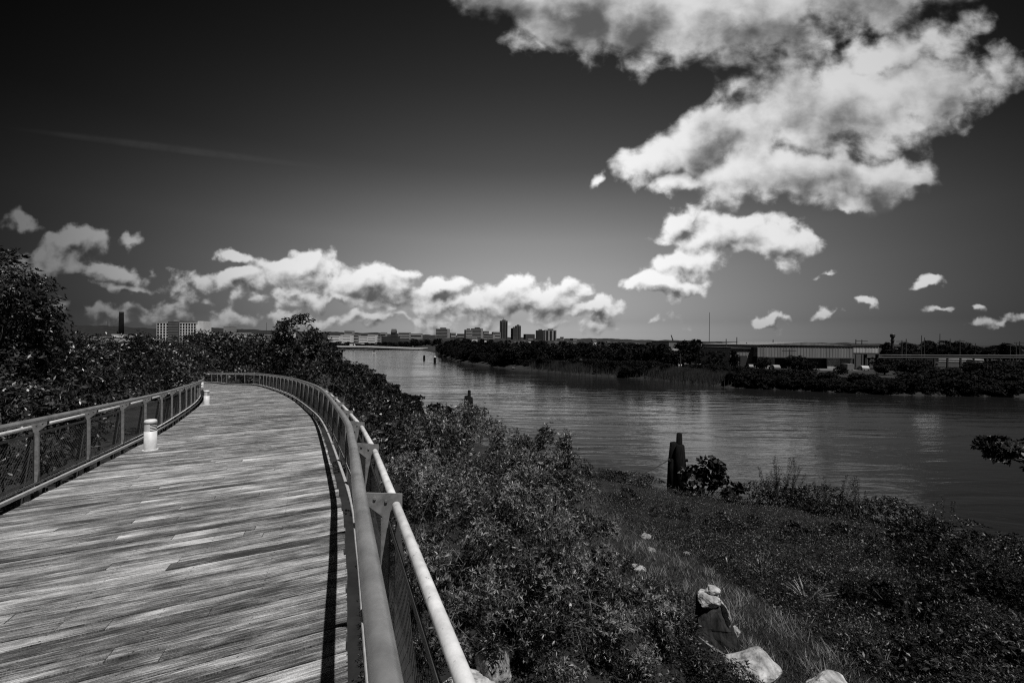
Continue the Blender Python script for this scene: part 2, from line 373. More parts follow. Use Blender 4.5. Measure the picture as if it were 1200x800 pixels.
def build_deck():
    vs = []; fs = []; uvs = []; fix = []; tones = []; low = .5
    for i in range(SK_, len(edgeR) - 1):
        low = low * .8 + .2 * random.uniform(.1, .95)
        cuts = [0.0]
        if random.random() < .8: cuts.append(random.choice((.25, .4, .5, .62, .75)) + random.uniform(-.04, .04))
        cuts.append(1.0)
        for a, c in zip(cuts[:-1], cuts[1:]):
            e0 = a + (.0008 if a > 0 else random.uniform(-.003, .003)); e1 = c - (.0008 if c < 1 else random.uniform(-.003, .003))
            tone = .20 + .34 * low + .17 * random.uniform(.0, 1.0) + (-.16 if random.random() < .06 else 0)
            dz = random.uniform(-.0025, .0025); tl = random.uniform(-.002, .002)
            ga = .032 + random.uniform(-.004, .012); q = []
            for (t, e) in ((ga, e0), (ga, e1), (1 - ga, e1), (1 - ga, e0)):
                p = edgeR[i].lerp(edgeR[i + 1], t).lerp(edgeL[i - SK_].lerp(edgeL[i - SK_ + 1], t), e); q.append((p.x, p.y, deck_z(p.x, p.y) + dz + (tl if t > .5 else -tl)))
            b = len(vs); vs += q + [(x, y, z - .038) for x, y, z in q]
            fs += [(b, b + 1, b + 2, b + 3)] + [(b + (j + 1) % 4, b + j, b + 4 + j, b + 4 + (j + 1) % 4) for j in range(4)]
            u0 = random.uniform(0, 80); v0 = random.uniform(0, 80); Lb = (e1 - e0) * W
            c4 = [(u0, v0), (u0 + Lb, v0), (u0 + Lb, v0 + BW), (u0, v0 + BW)]
            f4 = [(e0 * W, 0), (e1 * W, 0), (e1 * W, BW), (e0 * W, BW)]; fix += f4 + [(-.05, -.05)] * 16
            uvs += c4 + [c for j in range(4) for c in (c4[(j + 1) % 4], c4[j], c4[j], c4[(j + 1) % 4])]
            tones += [tone] * 5
    me = bpy.data.meshes.new('path'); me.from_pydata(vs, [], fs); me.update()
    ul = me.uv_layers.new(name='board'); ul.data.foreach_set('uv', np.array(uvs, dtype=np.float32).ravel())
    ul = me.uv_layers.new(name='fix'); ul.data.foreach_set('uv', np.array(fix, dtype=np.float32).ravel())
    at_ = me.attributes.new('tone', 'FLOAT', 'FACE'); at_.data.foreach_set('value', np.array(tones, dtype=np.float32))
    me.materials.append(board_mat())
    o = link('path', me); kind(o, 'structure', 'weathered timber boardwalk ramp curving to the left')
    mb = MB()
    for frac in (.03, .35, .65, .97):
        pts = [edgeR[i].lerp(edgeL[i], frac) for i in list(range(0, len(edgeR), 7))]
        mb.tube([(p.x, p.y, deck_z(p.x, p.y) - .2) for p in pts], .11, 4)
    mb.build('beam', M_BEAM, o)
    mb = MB()
    for i in range(20, len(edgeR) - 60, 44):
        for frac in (.2, .8):
            p = edgeR[i].lerp(edgeL[i], frac); mb.tube([(p.x, p.y, gz1(p.x, p.y) - .5), (p.x, p.y, deck_z(p.x, p.y) - .3)], .16, 10)
    mb.build('pier', M_CONCD, o)
build_deck()

# ------------------------------------------------------------------ railings
def offset_line(edge, sign, u):
    t = tangents(edge); return [p + Vector((q.y, -q.x)) * (u * sign) for p, q in zip(edge, t)]
ZUP = Vector((0, 0, 1))
def railing(label, edge, sign, i0, i1, first, spacing=1.65):
    edge = edge[i0:i1]; t = tangents(edge)
    out = [Vector((q.y, -q.x, 0)) * sign for q in t]
    def P(i, u, z): e = edge[i]; return Vector((e.x, e.y, deck_z(e.x, e.y) + z)) + out[i] * u
    root = thing('railing', label, 'railing', P(0, 0, 0))
    n = len(edge)
    MB().tube([P(i, .05, 1.03) for i in range(0, n, 3)], .037, 18).build('handrail', M_STEEL, root, True)
    MB().tube([P(i, .19, .10) for i in range(0, n, 3)], .02, 8).build('bottom_rail', M_GALV, root, True)
    mb = MB()                                          # kerb: angle iron along the deck edge
    sec = [(.085, .045), (.125, .045), (.125, .085), (.12, .092), (.09, .092), (.085, .085)]
    st = list(range(0, n, 3))
    for k_, i in enumerate(st):
        mb.v += [tuple(P(i, u, z)) for u, z in sec]
        if k_:
            b = (k_ - 1) * 6
            for j in range(6): mb.f.append((b + j, b + (j + 1) % 6, b + 6 + (j + 1) % 6, b + 6 + j))
    mb.build('kerb', M_KERB, root)
    # post stations by arc length
    s = [0.0]
    for a, b in zip(edge[:-1], edge[1:]): s.append(s[-1] + (b - a).length)
    stations = []; x = first
    while x < s[-1]:
        stations.append(min(range(n), key=lambda i: abs(s[i] - x))); x += spacing
    for i in stations:
        tt = Vector((t[i].x, t[i].y, DB * .95)).normalized(); o0 = P(i, 0, 0)
        pb = [(.075, .99), (.10, .99), (.30, .96), (.30, .86), (.225, .82), (.225, -.18), (.185, -.18), (.185, .84), (.075, .94)]
        post = MB().prism(pb, o0, out[i], ZUP, tt, .014).build('post', M_POST, root)
        for uu, zz in ((.14, .955), (.205, .93)):
            c_ = o0 + out[i] * uu + ZUP * zz; MB().tube([c_ - tt * .016, c_ + tt * .016], .009, 8).build('bolt', M_POST, post)
        fl = MB(); fl.prism([(.178, .0), (.184, .0), (.184, .83), (.178, .83)], o0, out[i], ZUP, tt, .034).build('flange', M_POST, post)
        MB().prism([(.262, .80), (.285, .80), (.40, -.15), (.36, -.3), (.262, -.3)], o0, out[i], ZUP, tt, .016).build('fin', M_FIN, post)
    for a, b in zip(stations[:-1], stations[1:]):
        # top rail of this bay
        p, q = P(a, .262, .90), P(b, .262, .90); d = (q - p).normalized()
        tr = MB().tube([p + d * .02, p + d * .03, q - d * .03, q - d * .02], [.018, .026, .026, .018], 14).build('top_rail', M_SCUFF, root, True)
        # framed wire mesh
        k0, k1 = P(a, .225, 0), P(b, .225, 0); dd = (k1 - k0); Lb = dd.length; dd.normalize(); k0 += dd * .03; Lb -= .06
        z0, z1 = .14, .80; fr = MB()
        nn = out[a].lerp(out[b], .5).normalized()
        for zz in (z0, z1): fr.prism([(0, zz - .018), (Lb, zz - .018), (Lb, zz + .018), (0, zz + .018)], k0, dd, ZUP, nn, .008)
        for xx in (0, Lb): fr.prism([(xx - .015, z0 + .018), (xx + .015, z0 + .018), (xx + .015, z1 - .018), (xx - .015, z1 - .018)], k0, dd, ZUP, nn, .006)
        fo = fr.build('panel_frame', M_BEAM, root)
        wm = MB(); pitch = .048; H = z1 - z0
        c = -H + pitch * .5
        wr = .0014
        def wire(x0, y0, x1, y1, off):
            A = k0 + dd * x0 + ZUP * (z0 + y0) + nn * off; B = k0 + dd * x1 + ZUP * (z0 + y1) + nn * off
            wm.tube([A, B], wr, 3, False)
        while c < Lb:
            xa, ya = (c, 0) if c >= 0 else (0, -c); xb, yb = (c + H, H) if c + H <= Lb else (Lb, Lb - c)
            wire(xa, ya, xb, yb, .0022)
            xa2, ya2 = (c, H) if c >= 0 else (0, H + c); xb2, yb2 = (c + H, 0) if c + H <= Lb else (Lb, H - (Lb - c))
            wire(xa2, ya2, xb2, yb2, -.0022)
            c += pitch * 1.414
        wm.build('wire_mesh', M_WIRE, fo)
    return root
def arc_to(edge, y):     # arc length at which the edge passes y
    s = 0
    for a, b in zip(edge[:-1], edge[1:]):
        if b.y >= y: return s
        s += (b - a).length
    return s
iR0 = next(i for i, p in enumerate(edgeR) if p.y > -1.6); iR1 = len(edgeR) - 30
sp = arc_to(edgeR[iR0:], 2.50)
railing('steel handrail with wire mesh along the river side of the boardwalk', edgeR, 1, iR0, iR1, sp % 1.65)
iL0 = next(i for i, p in enumerate(edgeL) if p.y > 2.6); iL1 = len(edgeL) - 30
sp = arc_to(edgeL[iL0:], 6.25)
railing('steel handrail with wire mesh on the landward side of the boardwalk behind the white bollards', edgeL, -1, iL0, iL1, sp % 1.65)

# ------------------------------------------------------------------ bollard lights
def bollard(loc, label, face):
    o = thing('bollard_light', label, 'bollard', loc, 'white bollard lights on the boardwalk', absolute=False)
    r = .108; mb = MB()
    mb.tube([(0, 0, 0), (0, 0, .012), (0, 0, .40)], [r, r, r], 28).build('shaft', M_WHITE, o, True)
    for k_ in range(4):   # louvre fins
        z = .424 + k_ * .031
        MB().tube([(0, 0, z), (0, 0, z + .008)], [r * .99, r * .9], 28).build('louvre', M_WHITE, o)
    MB().tube([(0, 0, .402), (0, 0, .55)], [r * .7, r * .7], 20).build('lamp_core', M_DARK, o)
    sh = MB(); n = 18; a0 = face + .95; a1 = face - .95 + 2 * PI
    for k_ in range(n):
        a = a0 + (a1 - a0) * k_ / n; b = a0 + (a1 - a0) * (k_ + 1) / n
        ps = [(math.cos(q) * rr, math.sin(q) * rr, z) for z in (.401, .549) for q, rr in ((a, r), (b, r), (b, r * .9), (a, r * .9))]
        sh.add(ps, [(3, 2, 1, 0), (4, 5, 6, 7), (0, 1, 5, 4), (2, 3, 7, 6), (1, 2, 6, 5), (3, 0, 4, 7)])
    sh.build('lamp_shade', M_WHITE, o)
    MB().tube([(0, 0, .551), (0, 0, .60), (0, 0, .625), (0, 0, .637), (0, 0, .642)], [r * 1.02, r * 1.02, r * .93, r * .7, r * .3], 28).build('cap', M_WHITE, o, True)
    MB().tube([(0, 0, .001), (0, 0, .01)], [r * 1.25, r * 1.25], 24).build('base_plate', M_GALV, o)
    return o
bollard(ondeck(176, 527), 'white cylindrical bollard light with side louvres, nearest one beside the left railing', .0)
bollard(ondeck(242, 474), 'smaller looking white bollard light farther up where the railing bends away', .1)
bollard(ondeck(236.5, 453.5), 'white bollard light at the far bend, only its top showing over the handrail', -.4)

# ------------------------------------------------------------------ rocks
ROCKS = []
def rock(name, label, c, d, seed, mat, rough=.25, rot=0, lean=(0, 0), cat='rock', group=None, flat=None, hull=None):
    import bmesh
    r = random.Random(seed); bm = bmesh.new(); pts = [bm.verts.new(q) for q in (hull or [])]
    for _ in range(0 if hull else 26):
        v = Vector([r.gauss(0, 1) for _ in range(3)]).normalized(); k = r.uniform(.75, 1.05)
        v = Vector([max(-.8, min(.8, q * k)) for q in v]); pts.append(bm.verts.new(v))
    bmesh.ops.convex_hull(bm, input=pts)
    for v in [v for v in bm.verts if not v.link_faces]: bm.verts.remove(v)
    bmesh.ops.bevel(bm, geom=bm.edges[:], offset=.05, segments=1, affect='EDGES')
    bmesh.ops.triangulate(bm, faces=bm.faces[:])
    for _ in range(2): bmesh.ops.subdivide_edges(bm, edges=bm.edges[:], cuts=1, use_grid_fill=True)
    from mathutils import noise
    for v in bm.verts:
        v.co += v.co.normalized() * (noise.fractal(v.co * 1.9 + Vector((seed, 0, 0)), 1, 2, 5) * .11 * rough / .25)
        v.co.x *= d[0] / 1.6; v.co.y *= d[1] / 1.6; v.co.z *= d[2] / 1.6
        f = v.co.z / d[2] + .5
        if flat: v.co.x *= 1 - flat * f; v.co.y *= 1 - flat * f
        v.co.x += lean[0] * f; v.co.y += lean[1] * f
    me = bpy.data.meshes.new(name); bm.to_mesh(me); bm.free(); me.materials.append(mat)
    o = link(name, me); o.location = c; o.rotation_euler = (0, 0, rot); ROCKS.append((c[0], c[1], max(d[:2]) * .62)); ROCKS.append((c[0] - .1, c[1] - .7, .35)); return tag(o, label, cat, group)
def on_ground(px, py, it=12):
    d = at(px, py, 1.0) - Vector((0, 0, HC)); lo, hi = 2.0, 60.0
    for i in range(400):
        s = 3 + i * .15; p = Vector((0, 0, HC)) + d * s
        if p.z < gz1(p.x, p.y): return Vector((p.x, p.y, gz1(p.x, p.y)))
    return p
G = on_ground
p = G(846, 764)
sr = rock('boulder', 'tall leaning boulder with dark face standing on the grassy bank', (p.x, p.y + .3, p.z + .30), (.95, .75, 1.15), 5, M_ROCKD, .3, .0, (0, 0), hull=[(-.8, -.55, -.8), (.75, -.7, -.8), (.85, .5, -.8), (-.6, .6, -.8), (-.75, -.5, .1), (-.62, -.2, .62), (.12, -.35, .72), (.3, .3, .7), (-.5, .35, .8), (.55, -.55, .0), (.62, .35, .1)])
tpz = p.z + .30 + .50; tx = p.x - .1; ty = p.y + .34
rock('stone', 'pale flat stone balanced on top of the dark standing boulder', (tx + .06, ty, tpz + .20), (.30, .26, .15), 8, M_ROCK, .2, .4)
rock('stone', 'pale broken stone wedged below the cap stone on the boulder', (tx - .02, ty - .05, tpz + .02), (.56, .46, .30), 9, M_ROCK, .3, 1.1)
rock('stone', 'narrow pale slab imitating the sunlit right edge of the dark standing boulder', (tx + .32, ty - .12, tpz - .30), (.16, .4, .75), 11, M_ROCK, .25, .2, (-.14, 0))  # added pale piece stands in for the boulder's sunlit edge
q = G(862, 748)
rock('stone', 'small pale stone at the right foot of the dark boulder', (q.x, q.y, q.z + .06), (.22, .22, .26), 10, M_ROCK, .3)
p = G(880, 796); rock('boulder', 'large flat topped pale boulder at the bottom edge below the dark one', (p.x, p.y - .1, p.z + .18), (1.0, .85, .6), 12, M_ROCK, .22, .5)
p = G(578, 800); rock('boulder', 'rounded speckled boulder beside the railing under the leafy shrub', (p.x, p.y, p.z + .18), (.72, .62, .86), 21, M_ROCKG, .16, .2, flat=.12)
p = G(560, 812); rock('stone', 'flat pale slab in front of the rounded boulder by the railing', (p.x - .15, p.y - .1, p.z + .15), (.9, .5, .3), 16, M_ROCK, .3, .1)
p = G(972, 822); rock('boulder', 'pale boulder just showing at the bottom edge right of the flat topped one', (p.x, p.y, p.z + .2), (.8, .6, .5), 18, M_ROCK, .25, .2)
for i, (x, y, s_, lb, m_) in enumerate([(748, 669, .34, 'pale stone half hidden in grass beside the leafy shrub', M_ROCK), (757, 631, .36, 'speckled stone up the bank below the piling', M_ROCKG),
        (764, 646, .24, 'small dull stone just below the speckled one on the bank', M_ROCKG), (806, 650, .2, 'dull stone among weeds above the dark boulder', M_ROCKG)]):
    p = G(x, y); rock('stone', lb, (p.x, p.y, p.z + .03), (s_ * 1.2, s_, s_ * .6), 30 + i, m_, .3, i)
# ------------------------------------------------------------------ pilings in the river
def piling(label, px, ytop, ybase, Y, wpx):
    s = Y / F; b = at(px, ybase, Y); top = at(px, ytop, Y); h = top.z - b.z; w = wpx * s
    o = thing('piling', label, 'piling', (b.x, b.y, -1.5), 'old timber pilings along the near shore')
    def post(x, y, z1, r, ln):
        return MB().tube([(b.x + x + ln * .6, b.y + y, -1.6), (b.x + x + ln * .2, b.y + y, z1 * .5), (b.x + x, b.y + y, z1 - .05), (b.x + x, b.y + y, z1)], [r * 1.35, r * 1.2, r * .86, r * .55], 9).build('pile', M_TIMBER, o, True)
    t = top.z; dr = 12 * s * (wpx / 20)
    post(.12 * w, 0, t, w * .19, 0); post(-.14 * w, .1 * w, t - dr, w * .30, -.1 * w); post(.26 * w, .15 * w, t - dr * 1.25, w * .27, .12 * w); post(.05 * w, -.3 * w, t - dr * 1.15, w * .27, .0); post(-.3 * w, -.1 * w, t - dr * 2.6, w * .2, -.1 * w)
    MB().tube([(b.x - .55 * w, b.y - .12 * w, t - h * .45), (b.x + .6 * w, b.y - .12 * w, t - h * .43)], w * .1, 8).build('wale', M_TIMBER, o)
    return o, Vector((b.x, b.y, t - h * .5))
o1, rp = piling('tall cluster of dark timber piles standing behind the broad leaved plant', 793, 507, 580, 29.5, 19)
piling('dark timber pile with a thin cap rising above the leafy shrub', 548, 457, 500, 47, 11)
piling('short dark timber pile beyond the bushes at the bend of the bank', 440, 439, 458, 92, 6)
a = rp + Vector((-.4, 0, .4)); c = at(722, 563, 29)
rope = MB().tube([a.lerp(c, t) + Vector((0, 0, -1.0 * t * (1 - t))) for t in np.linspace(0, 1, 12)], .03, 6).build('rope', M_ROPE)
tag(rope, 'slack mooring rope running from the tall piling down to the shore', 'rope')
for px, yt, yb, Y, lb in ((509.5, 417, 424, 190, 'thin channel post with a pale top in the river off the far bank'), (497, 416, 421, 215, 'stubby dark post at the tip of the far bank')):
    b = at(px, yb, Y); t = at(px, yt, Y); o = thing('channel_post', lb, 'post', (b.x, b.y, -1))
    MB().tube([(b.x, b.y, -1.5), (b.x, b.y, t.z - .6)], .55, 8).build('pile', M_TIMBER, o); MB().tube([(b.x, b.y, t.z - .6), (b.x, b.y, t.z)], [.5, .3], 8).build('cap', M_WHITE if px > 500 else M_TIMBER, o)

# ------------------------------------------------------------------ near vegetation
def gp(px, Y):
    x = at(px, 400, Y).x; return Vector((x, Y, gz1(x, Y)))
def tz(px, Y): return gp(px, Y)
plant('tree', 'tall leafy tree at the left edge rising above the skyline', 'tree', gp(-30, 12), [E(-30, 400, 12, 75, 90), E(10, 345, 12, 42, 46), E(42, 378, 12.5, 26, 26), E(-40, 330, 12, 55, 50), E(30, 400, 12.5, 30, 30), E(10, 440, 12, 50, 40)], .125, .045, 7, M_LEAF, 3.2, trunk_r=.2, clump=18, sig=.16)
plant('shrub', 'broad leaved shrub with shiny leaves behind the nearest stretch of left railing', 'shrub', gp(40, 9.5), [E(60, 462, 9.8, 60, 36), E(0, 480, 9, 60, 36), E(112, 440, 11.3, 34, 30), E(40, 520, 9.3, 70, 40)], .11, .042, 7, M_LEAF, 2.7, trunk_r=.06, stems=3, stemname='stem', crownname='foliage')
plant('shrub', 'dark bushy shrub behind the left railing where it starts to bend', 'shrub', gp(110, 19), [E(90, 425, 17, 50, 34), E(140, 425, 17, 42, 38), E(130, 455, 15, 45, 26)], .115, .042, 7, M_LEAF, 2.8, trunk_r=.09, stems=3, stemname='stem', crownname='foliage')
plant('tree', 'rounded dark tree left of the far white bollard', 'tree', gp(195, 24), [E(190, 425, 23, 46, 30), E(165, 412, 25, 32, 20), E(222, 425, 25, 20, 25), E(195, 440, 20, 34, 22)], .13, .05, 7, M_LEAF, 2.8, trunk_r=.14)
plant('tree', 'wide black crowned tree beyond the end of the boardwalk', 'tree', gp(290, 52), [E(285, 415, 52, 42, 24), E(315, 418, 50, 32, 20), E(262, 420, 50, 30, 20)], .34, .15, 5, M_LEAFD, 3.0, trunk_r=.25)
plant('tree', 'dark tree in front of the right end of the hotel', 'tree', gp(240, 62), [E(246, 400, 62, 22, 15), E(228, 408, 62, 24, 16), E(255, 405, 62, 20, 14)], .36, .15, 5, M_LEAFD, 3.0, trunk_r=.25)
plant('tree', 'tall tree with pointed crown standing above the boardwalk bend', 'tree', gp(352, 44), [E(355, 392, 44, 28, 22), E(338, 410, 44, 22, 20), E(372, 405, 44, 17, 18), E(355, 425, 43, 42, 24), E(396, 422, 44, 16, 14)], .30, .12, 6, M_LEAFD, 3.2, trunk_r=.28)
plant('shrub', 'low hedge like bush behind the far stretch of railing', 'shrub', gp(262, 46), [E(255, 435, 45, 25, 12), E(290, 434, 45, 28, 11), E(325, 436, 43, 24, 12)], .28, .12, 5, M_LEAF, 3, trunk_r=.1, stems=3, stemname='stem', crownname='foliage')
plant('shrub', 'dense bush outside the railing where the boardwalk curves', 'shrub', gp(392, 30), [E(380, 445, 34, 34, 24), E(410, 445, 34, 26, 20), E(424, 462, 30, 24, 26)], .22, .09, 6, M_LEAFD, 3, trunk_r=.1, stems=3, stemname='stem', crownname='foliage')
plant('shrub', 'dark bush sloping to the water beyond the curve', 'shrub', gp(425, 58), [E(415, 440, 60, 22, 14), E(428, 449, 54, 20, 13), E(445, 462, 45, 22, 13)], .32, .13, 5, M_LEAFD, 3, trunk_r=.1, stems=3, stemname='stem', crownname='foliage')
plant('shrub', 'shiny leaved bush between the railing curve and the river', 'shrub', gp(455, 20), [E(450, 492, 21, 38, 26), E(425, 490, 20, 30, 26), E(485, 500, 23, 30, 18), E(468, 505, 15, 44, 36)], .15, .06, 6, M_LEAF, 3, trunk_r=.07, stems=3, stemname='stem', crownname='foliage')
plant('shrub', 'dark weedy bush on the water edge left of the thin capped pile', 'shrub', gp(490, 33), [E(480, 487, 33, 28, 10), E(510, 494, 31, 24, 10)], .16, .05, 6, M_LEAFD, 3, trunk_r=.06, stems=2, stemname='stem', crownname='foliage')
WS = dict(stems=4, bark=M_TWIG, trunk_r=.045, clump=60, sig=.15, shell=.5, stemname='stem', crownname='foliage')
plant('willow_shrub', 'narrow leaved shrub below the thin capped pile', 'shrub', gp(545, 20), [E(548, 502, 18, 42, 36), E(508, 525, 15, 46, 42), E(575, 535, 15, 48, 40), E(604, 555, 13.5, 46, 36)], .13, .03, 8, M_LEAFW, 2.6, **WS)
plant('willow_shrub', 'upright narrow leaved shrub at the waterside with a pointed top', 'shrub', gp(650, 17), [E(652, 532, 15, 28, 34), E(655, 575, 14, 46, 42), E(622, 560, 15, 44, 42)], .13, .03, 8, M_LEAFW, 2.6, **WS)
plant('willow_shrub', 'big narrow leaved shrub just outside the near railing', 'shrub', gp(510, 9.2), [E(495, 550, 11, 54, 54), E(565, 590, 10.2, 66, 56), E(488, 620, 8.2, 36, 56), E(545, 660, 8.2, 60, 60), E(530, 730, 7.0, 40, 46)], .092, .021, 9, M_LEAFW, 2.5, **WS)
plant('willow_shrub', 'spreading narrow leaved shrub above the grassy strip of the bank', 'shrub', gp(640, 10.5), [E(640, 600, 11, 70, 46), E(618, 650, 9.4, 66, 54), E(688, 650, 10, 50, 48), E(600, 700, 8, 52, 46)], .092, .021, 9, M_LEAFW, 2.5, **WS)
plant('willow_shrub', 'lowest narrow leaved shrub leaning toward the dark boulder', 'shrub', gp(690, 8.6), [E(690, 690, 8.8, 66, 50), E(752, 702, 9.2, 46, 42), E(660, 735, 7.9, 56, 46), E(735, 745, 8.3, 50, 40)], .088, .020, 9, M_LEAFW, 2.4, **WS)
plant('broadleaf_plant', 'big leaved plant growing in front of the tall pile cluster', 'plant', gp(826, 27), [E(826, 592, 26.2, 36, 18, .6), E(834, 556, 26.5, 17, 20, .6), E(811, 566, 26.5, 13, 20, .6), E(852, 578, 26, 17, 18, .6), E(800, 592, 26.2, 22, 14, .6)], .34, .26, 4, M_LEAFD, 2.3, trunk_r=.05, stems=3, stemname='stem', crownname='foliage', clump=9)
plant('tree', 'tree outside the right edge whose leafy bough hangs over the river', 'tree', (16, 9.5, gz1(16, 9.5)), [((17.2, 8.5, 10.0), (3.6, 3.8, 3.0)), (at(1206, 533, 8.8), (.65, .6, .26)), (at(1170, 522, 8.8), (.42, .4, .12)), (at(1250, 540, 9), (.9, .8, .4))], .11, .05, 7, M_LEAFD, 3.0, trunk_r=.18)  # unseen main crown enlarged and placed to shade the right slope
# bushes along the water edge
for i, (px, Y, r, h, lb) in enumerate([(700, 30, 26, 10, 'low dark bush at the shore left of the rope end'), (742, 29.3, 28, 11, 'low bush under the mooring rope'), (905, 25.8, 34, 20, 'weedy bush at the shore right of the big leaved plant'),
        (965, 24.6, 38, 21, 'dark bush with upright shoots on the shore'), (1040, 22.4, 42, 21, 'dark bush leaning over the water near the lower right'), (1120, 20, 46, 22, 'last shore bush before the right edge'), (1195, 17.5, 52, 24, 'shore bush cut by the right edge of the view')]):
    b = gp(px, Y); s = Y / F
    plant('shrub', lb, 'shrub', b, [((b.x, b.y, b.z + h * s * .5), (r * s, 1.0, h * s)), ((b.x + r * s * .7, b.y - .4, b.z + h * s * .3), (r * s * .7, .9, h * s * .8))], .12, .05, 6, M_COVER, 2.4, trunk_r=.04, stems=2, stemname='stem', crownname='foliage')
for (px, py, r, h, lb) in ((905, 628, .95, .75, 'weedy mound just below the shore weeds right of the piling'), (985, 640, 1.1, .85, 'leafy mound on the slope below the leaning weed stalks'), (1065, 655, 1.2, .9, 'dark leafy mound near the lower right shore'), (1130, 700, 1.1, .8, 'leafy mound low on the right slope'), (1040, 720, .9, .6, 'rounded weed patch in the middle of the right slope'),
        (960, 680, .8, .5, 'low weed patch beside the wide spiky clump'), (850, 622, .8, .6, 'weed mound below the big leaved plant'), (785, 604, .8, .55, 'weed mound below the tall piling'), (1150, 780, .9, .6, 'weed patch in the bottom right corner'), (1040, 785, .7, .45, 'small weed patch at the bottom edge right of the boulders'), (730, 588, .8, .6, 'leafy mound above the top of the grass strip')):
    b = G(px, py); plant('weed_mound', lb, 'weeds', b, [((b.x, b.y, b.z + h * .35), (r, r * .8, h * .75)), ((b.x + r * .6, b.y - .3, b.z + h * .2), (r * .6, r * .6, h * .6))], .10, .04, 6, M_COVER, 2.4, trunk_r=.03, stems=2, stemname='stem', crownname='foliage')
# tall weed stalks
def weed(label, px, Y, h, n, seed):
    r = random.Random(seed); b = gp(px, Y); o = thing('weed_stalk', label, 'weed', b, 'upright weeds along the shore'); mb = MB(); P = []; D = []
    for k_ in range(n):
        x = b + Vector((r.uniform(-.7, .7), r.uniform(-.3, .3), -.05)); ln = Vector((r.uniform(-.35, .45), r.uniform(-.2, .2), 1)).normalized(); hh = h * r.uniform(.6, 1.1)
        e = x + ln * hh; mb.tube([x, x.lerp(e, .5), e + Vector((.06 * hh, 0, -.03))], [.018, .012, .005], 5, False)
        for q in np.linspace(.25, 1, int(hh * 14)): P.append(tuple(x.lerp(e, q))); D.append(tuple(ln))
    mb.build('stalk', M_TWIG, o); link('foliage', leaf_mesh('foliage', np.array(P), np.array(D), 4, .13, .03, M_COVER, spread=.8), o)
for i, (px, Y, h, n, lb) in enumerate([(893, 25.5, 2.0, 9, 'thin upright weeds just right of the big leaved plant'), (918, 25, 2.7, 14, 'tallest tuft of upright weeds on the shore'), (975, 24.2, 2.3, 12, 'leaning weed stalks against the bright water'), (1010, 23.2, 2.0, 9, 'short weed stalks right of the leaning ones'),
        (1095, 20.5, 1.9, 9, 'weed stalks toward the lower right water edge'), (600, 34, 1.1, 16, 'reedy weeds on the shore between the two tall shrubs'), (625, 32, 1.0, 14, 'grassy weeds left of the pointed waterside shrub'), (495, 41, 1.4, 10, 'sparse weed stalks on the bank near the thin capped pile')]):
    weed(lb, px, Y, h, n, 50 + i)
# spiky leaf clumps
def spiky(label, px, py, L, n):
    b = G(px, py); o = thing('spiky_plant', label, 'plant', b, 'spiky leaf clumps on the bank'); V = []; Fq = []
    for k_ in range(n):
        a = random.uniform(0, 2 * PI); e = random.uniform(.5, 1.4); d = Vector((math.cos(a) * math.cos(e), math.sin(a) * math.cos(e), math.sin(e))); sd = d.cross(ZUP).normalized() * .016
        ll = L * random.uniform(.7, 1.1); m1 = b + d * ll * .55; tp = b + d * ll - Vector((0, 0, .18 * ll * math.cos(e) + .03)); i0 = len(V)
        V += [b - sd * .7, b + sd * .7, m1 + sd, m1 - sd, tp + sd * .15, tp - sd * .15]; Fq += [(i0, i0 + 1, i0 + 2, i0 + 3), (i0 + 3, i0 + 2, i0 + 4, i0 + 5)]
    V = np.array([tuple(v) for v in V]); Fq = np.array(Fq); link('foliage', np_mesh('foliage', V, Fq, M_YUCCA, rng.uniform(0, 1, len(Fq))), o)
    MB().tube([b - Vector((0, 0, .1)), b + Vector((0, 0, .08))], [.06, .05], 8).build('stem', M_TWIG, o)
spiky('spiky pale leaf clump upright on the dark slope', 893, 676, .75, 26); spiky('wider spiky leaf clump lower on the slope', 946, 708, .8, 22); spiky('small spiky leaf clump left of the upright one', 853, 664, .55, 18)

# ------------------------------------------------------------------ ground cover (stuff)
def scatter(n, x0, x1, y0, y1):
    Yv = np.exp(rng.uniform(math.log(y0), math.log(y1), n)); Xv = Yv * rng.uniform(x0, x1, n); return Xv, Yv
def strip_t(x, y):      # >0 on the grassy strip that runs from upper left to lower right
    a = np.array([(3.0, 24.0), (3.6, 17.5), (4.3, 13.8), (5.0, 10.8), (5.6, 8.5), (5.8, 5.0)]); d = pl_dist(x, y, a)
    return 1 - d / (1.25 + .25 * np.sin(x * 3 + y * 2))
x, y = scatter(230000, -.35, 1.5, 5.5, 34); z = ground_z(x, y); st = strip_t(x, y)
clumpn = np.sin(x * 1.7 + 1.1 * np.sin(y * 1.3)) * np.sin(y * 1.9 + .8 * np.sin(x * 2.1)); big = np.sin(x * .73 + .9 * np.sin(y * .5)) * np.sin(y * .81 + .7 * np.sin(x * .62) + 1)
ok = (z > .05) & (st < rng.uniform(-.25, .35, len(x))) & ((x > 3.3) | (rng.uniform(0, 1, len(x)) < .12)) & (~in_river(x, y))
for qx, qy, qr in ROCKS: ok &= np.hypot(x - qx, y - qy) > qr
x, y, z, cl, bgm = x[ok], y[ok], z[ok], clumpn[ok], big[ok]
hh = rng.uniform(0, 1, len(x)) ** 1.2 * np.maximum(.12, .30 + .22 * cl + .38 * bgm) + .03
P = np.stack([x, y, z + hh], 1); D = np.stack([rng.normal(0, .45, len(x)), rng.normal(0, .45, len(x)) - .1, np.ones(len(x))], 1)
o = link('undergrowth', leaf_mesh('undergrowth', P, D, 5, .062, .020, M_COVER, spread=.95, tone=np.clip(.5 + .5 * cl, 0, 1))); kind(o, 'stuff', 'dense leafy ground cover on the river bank')
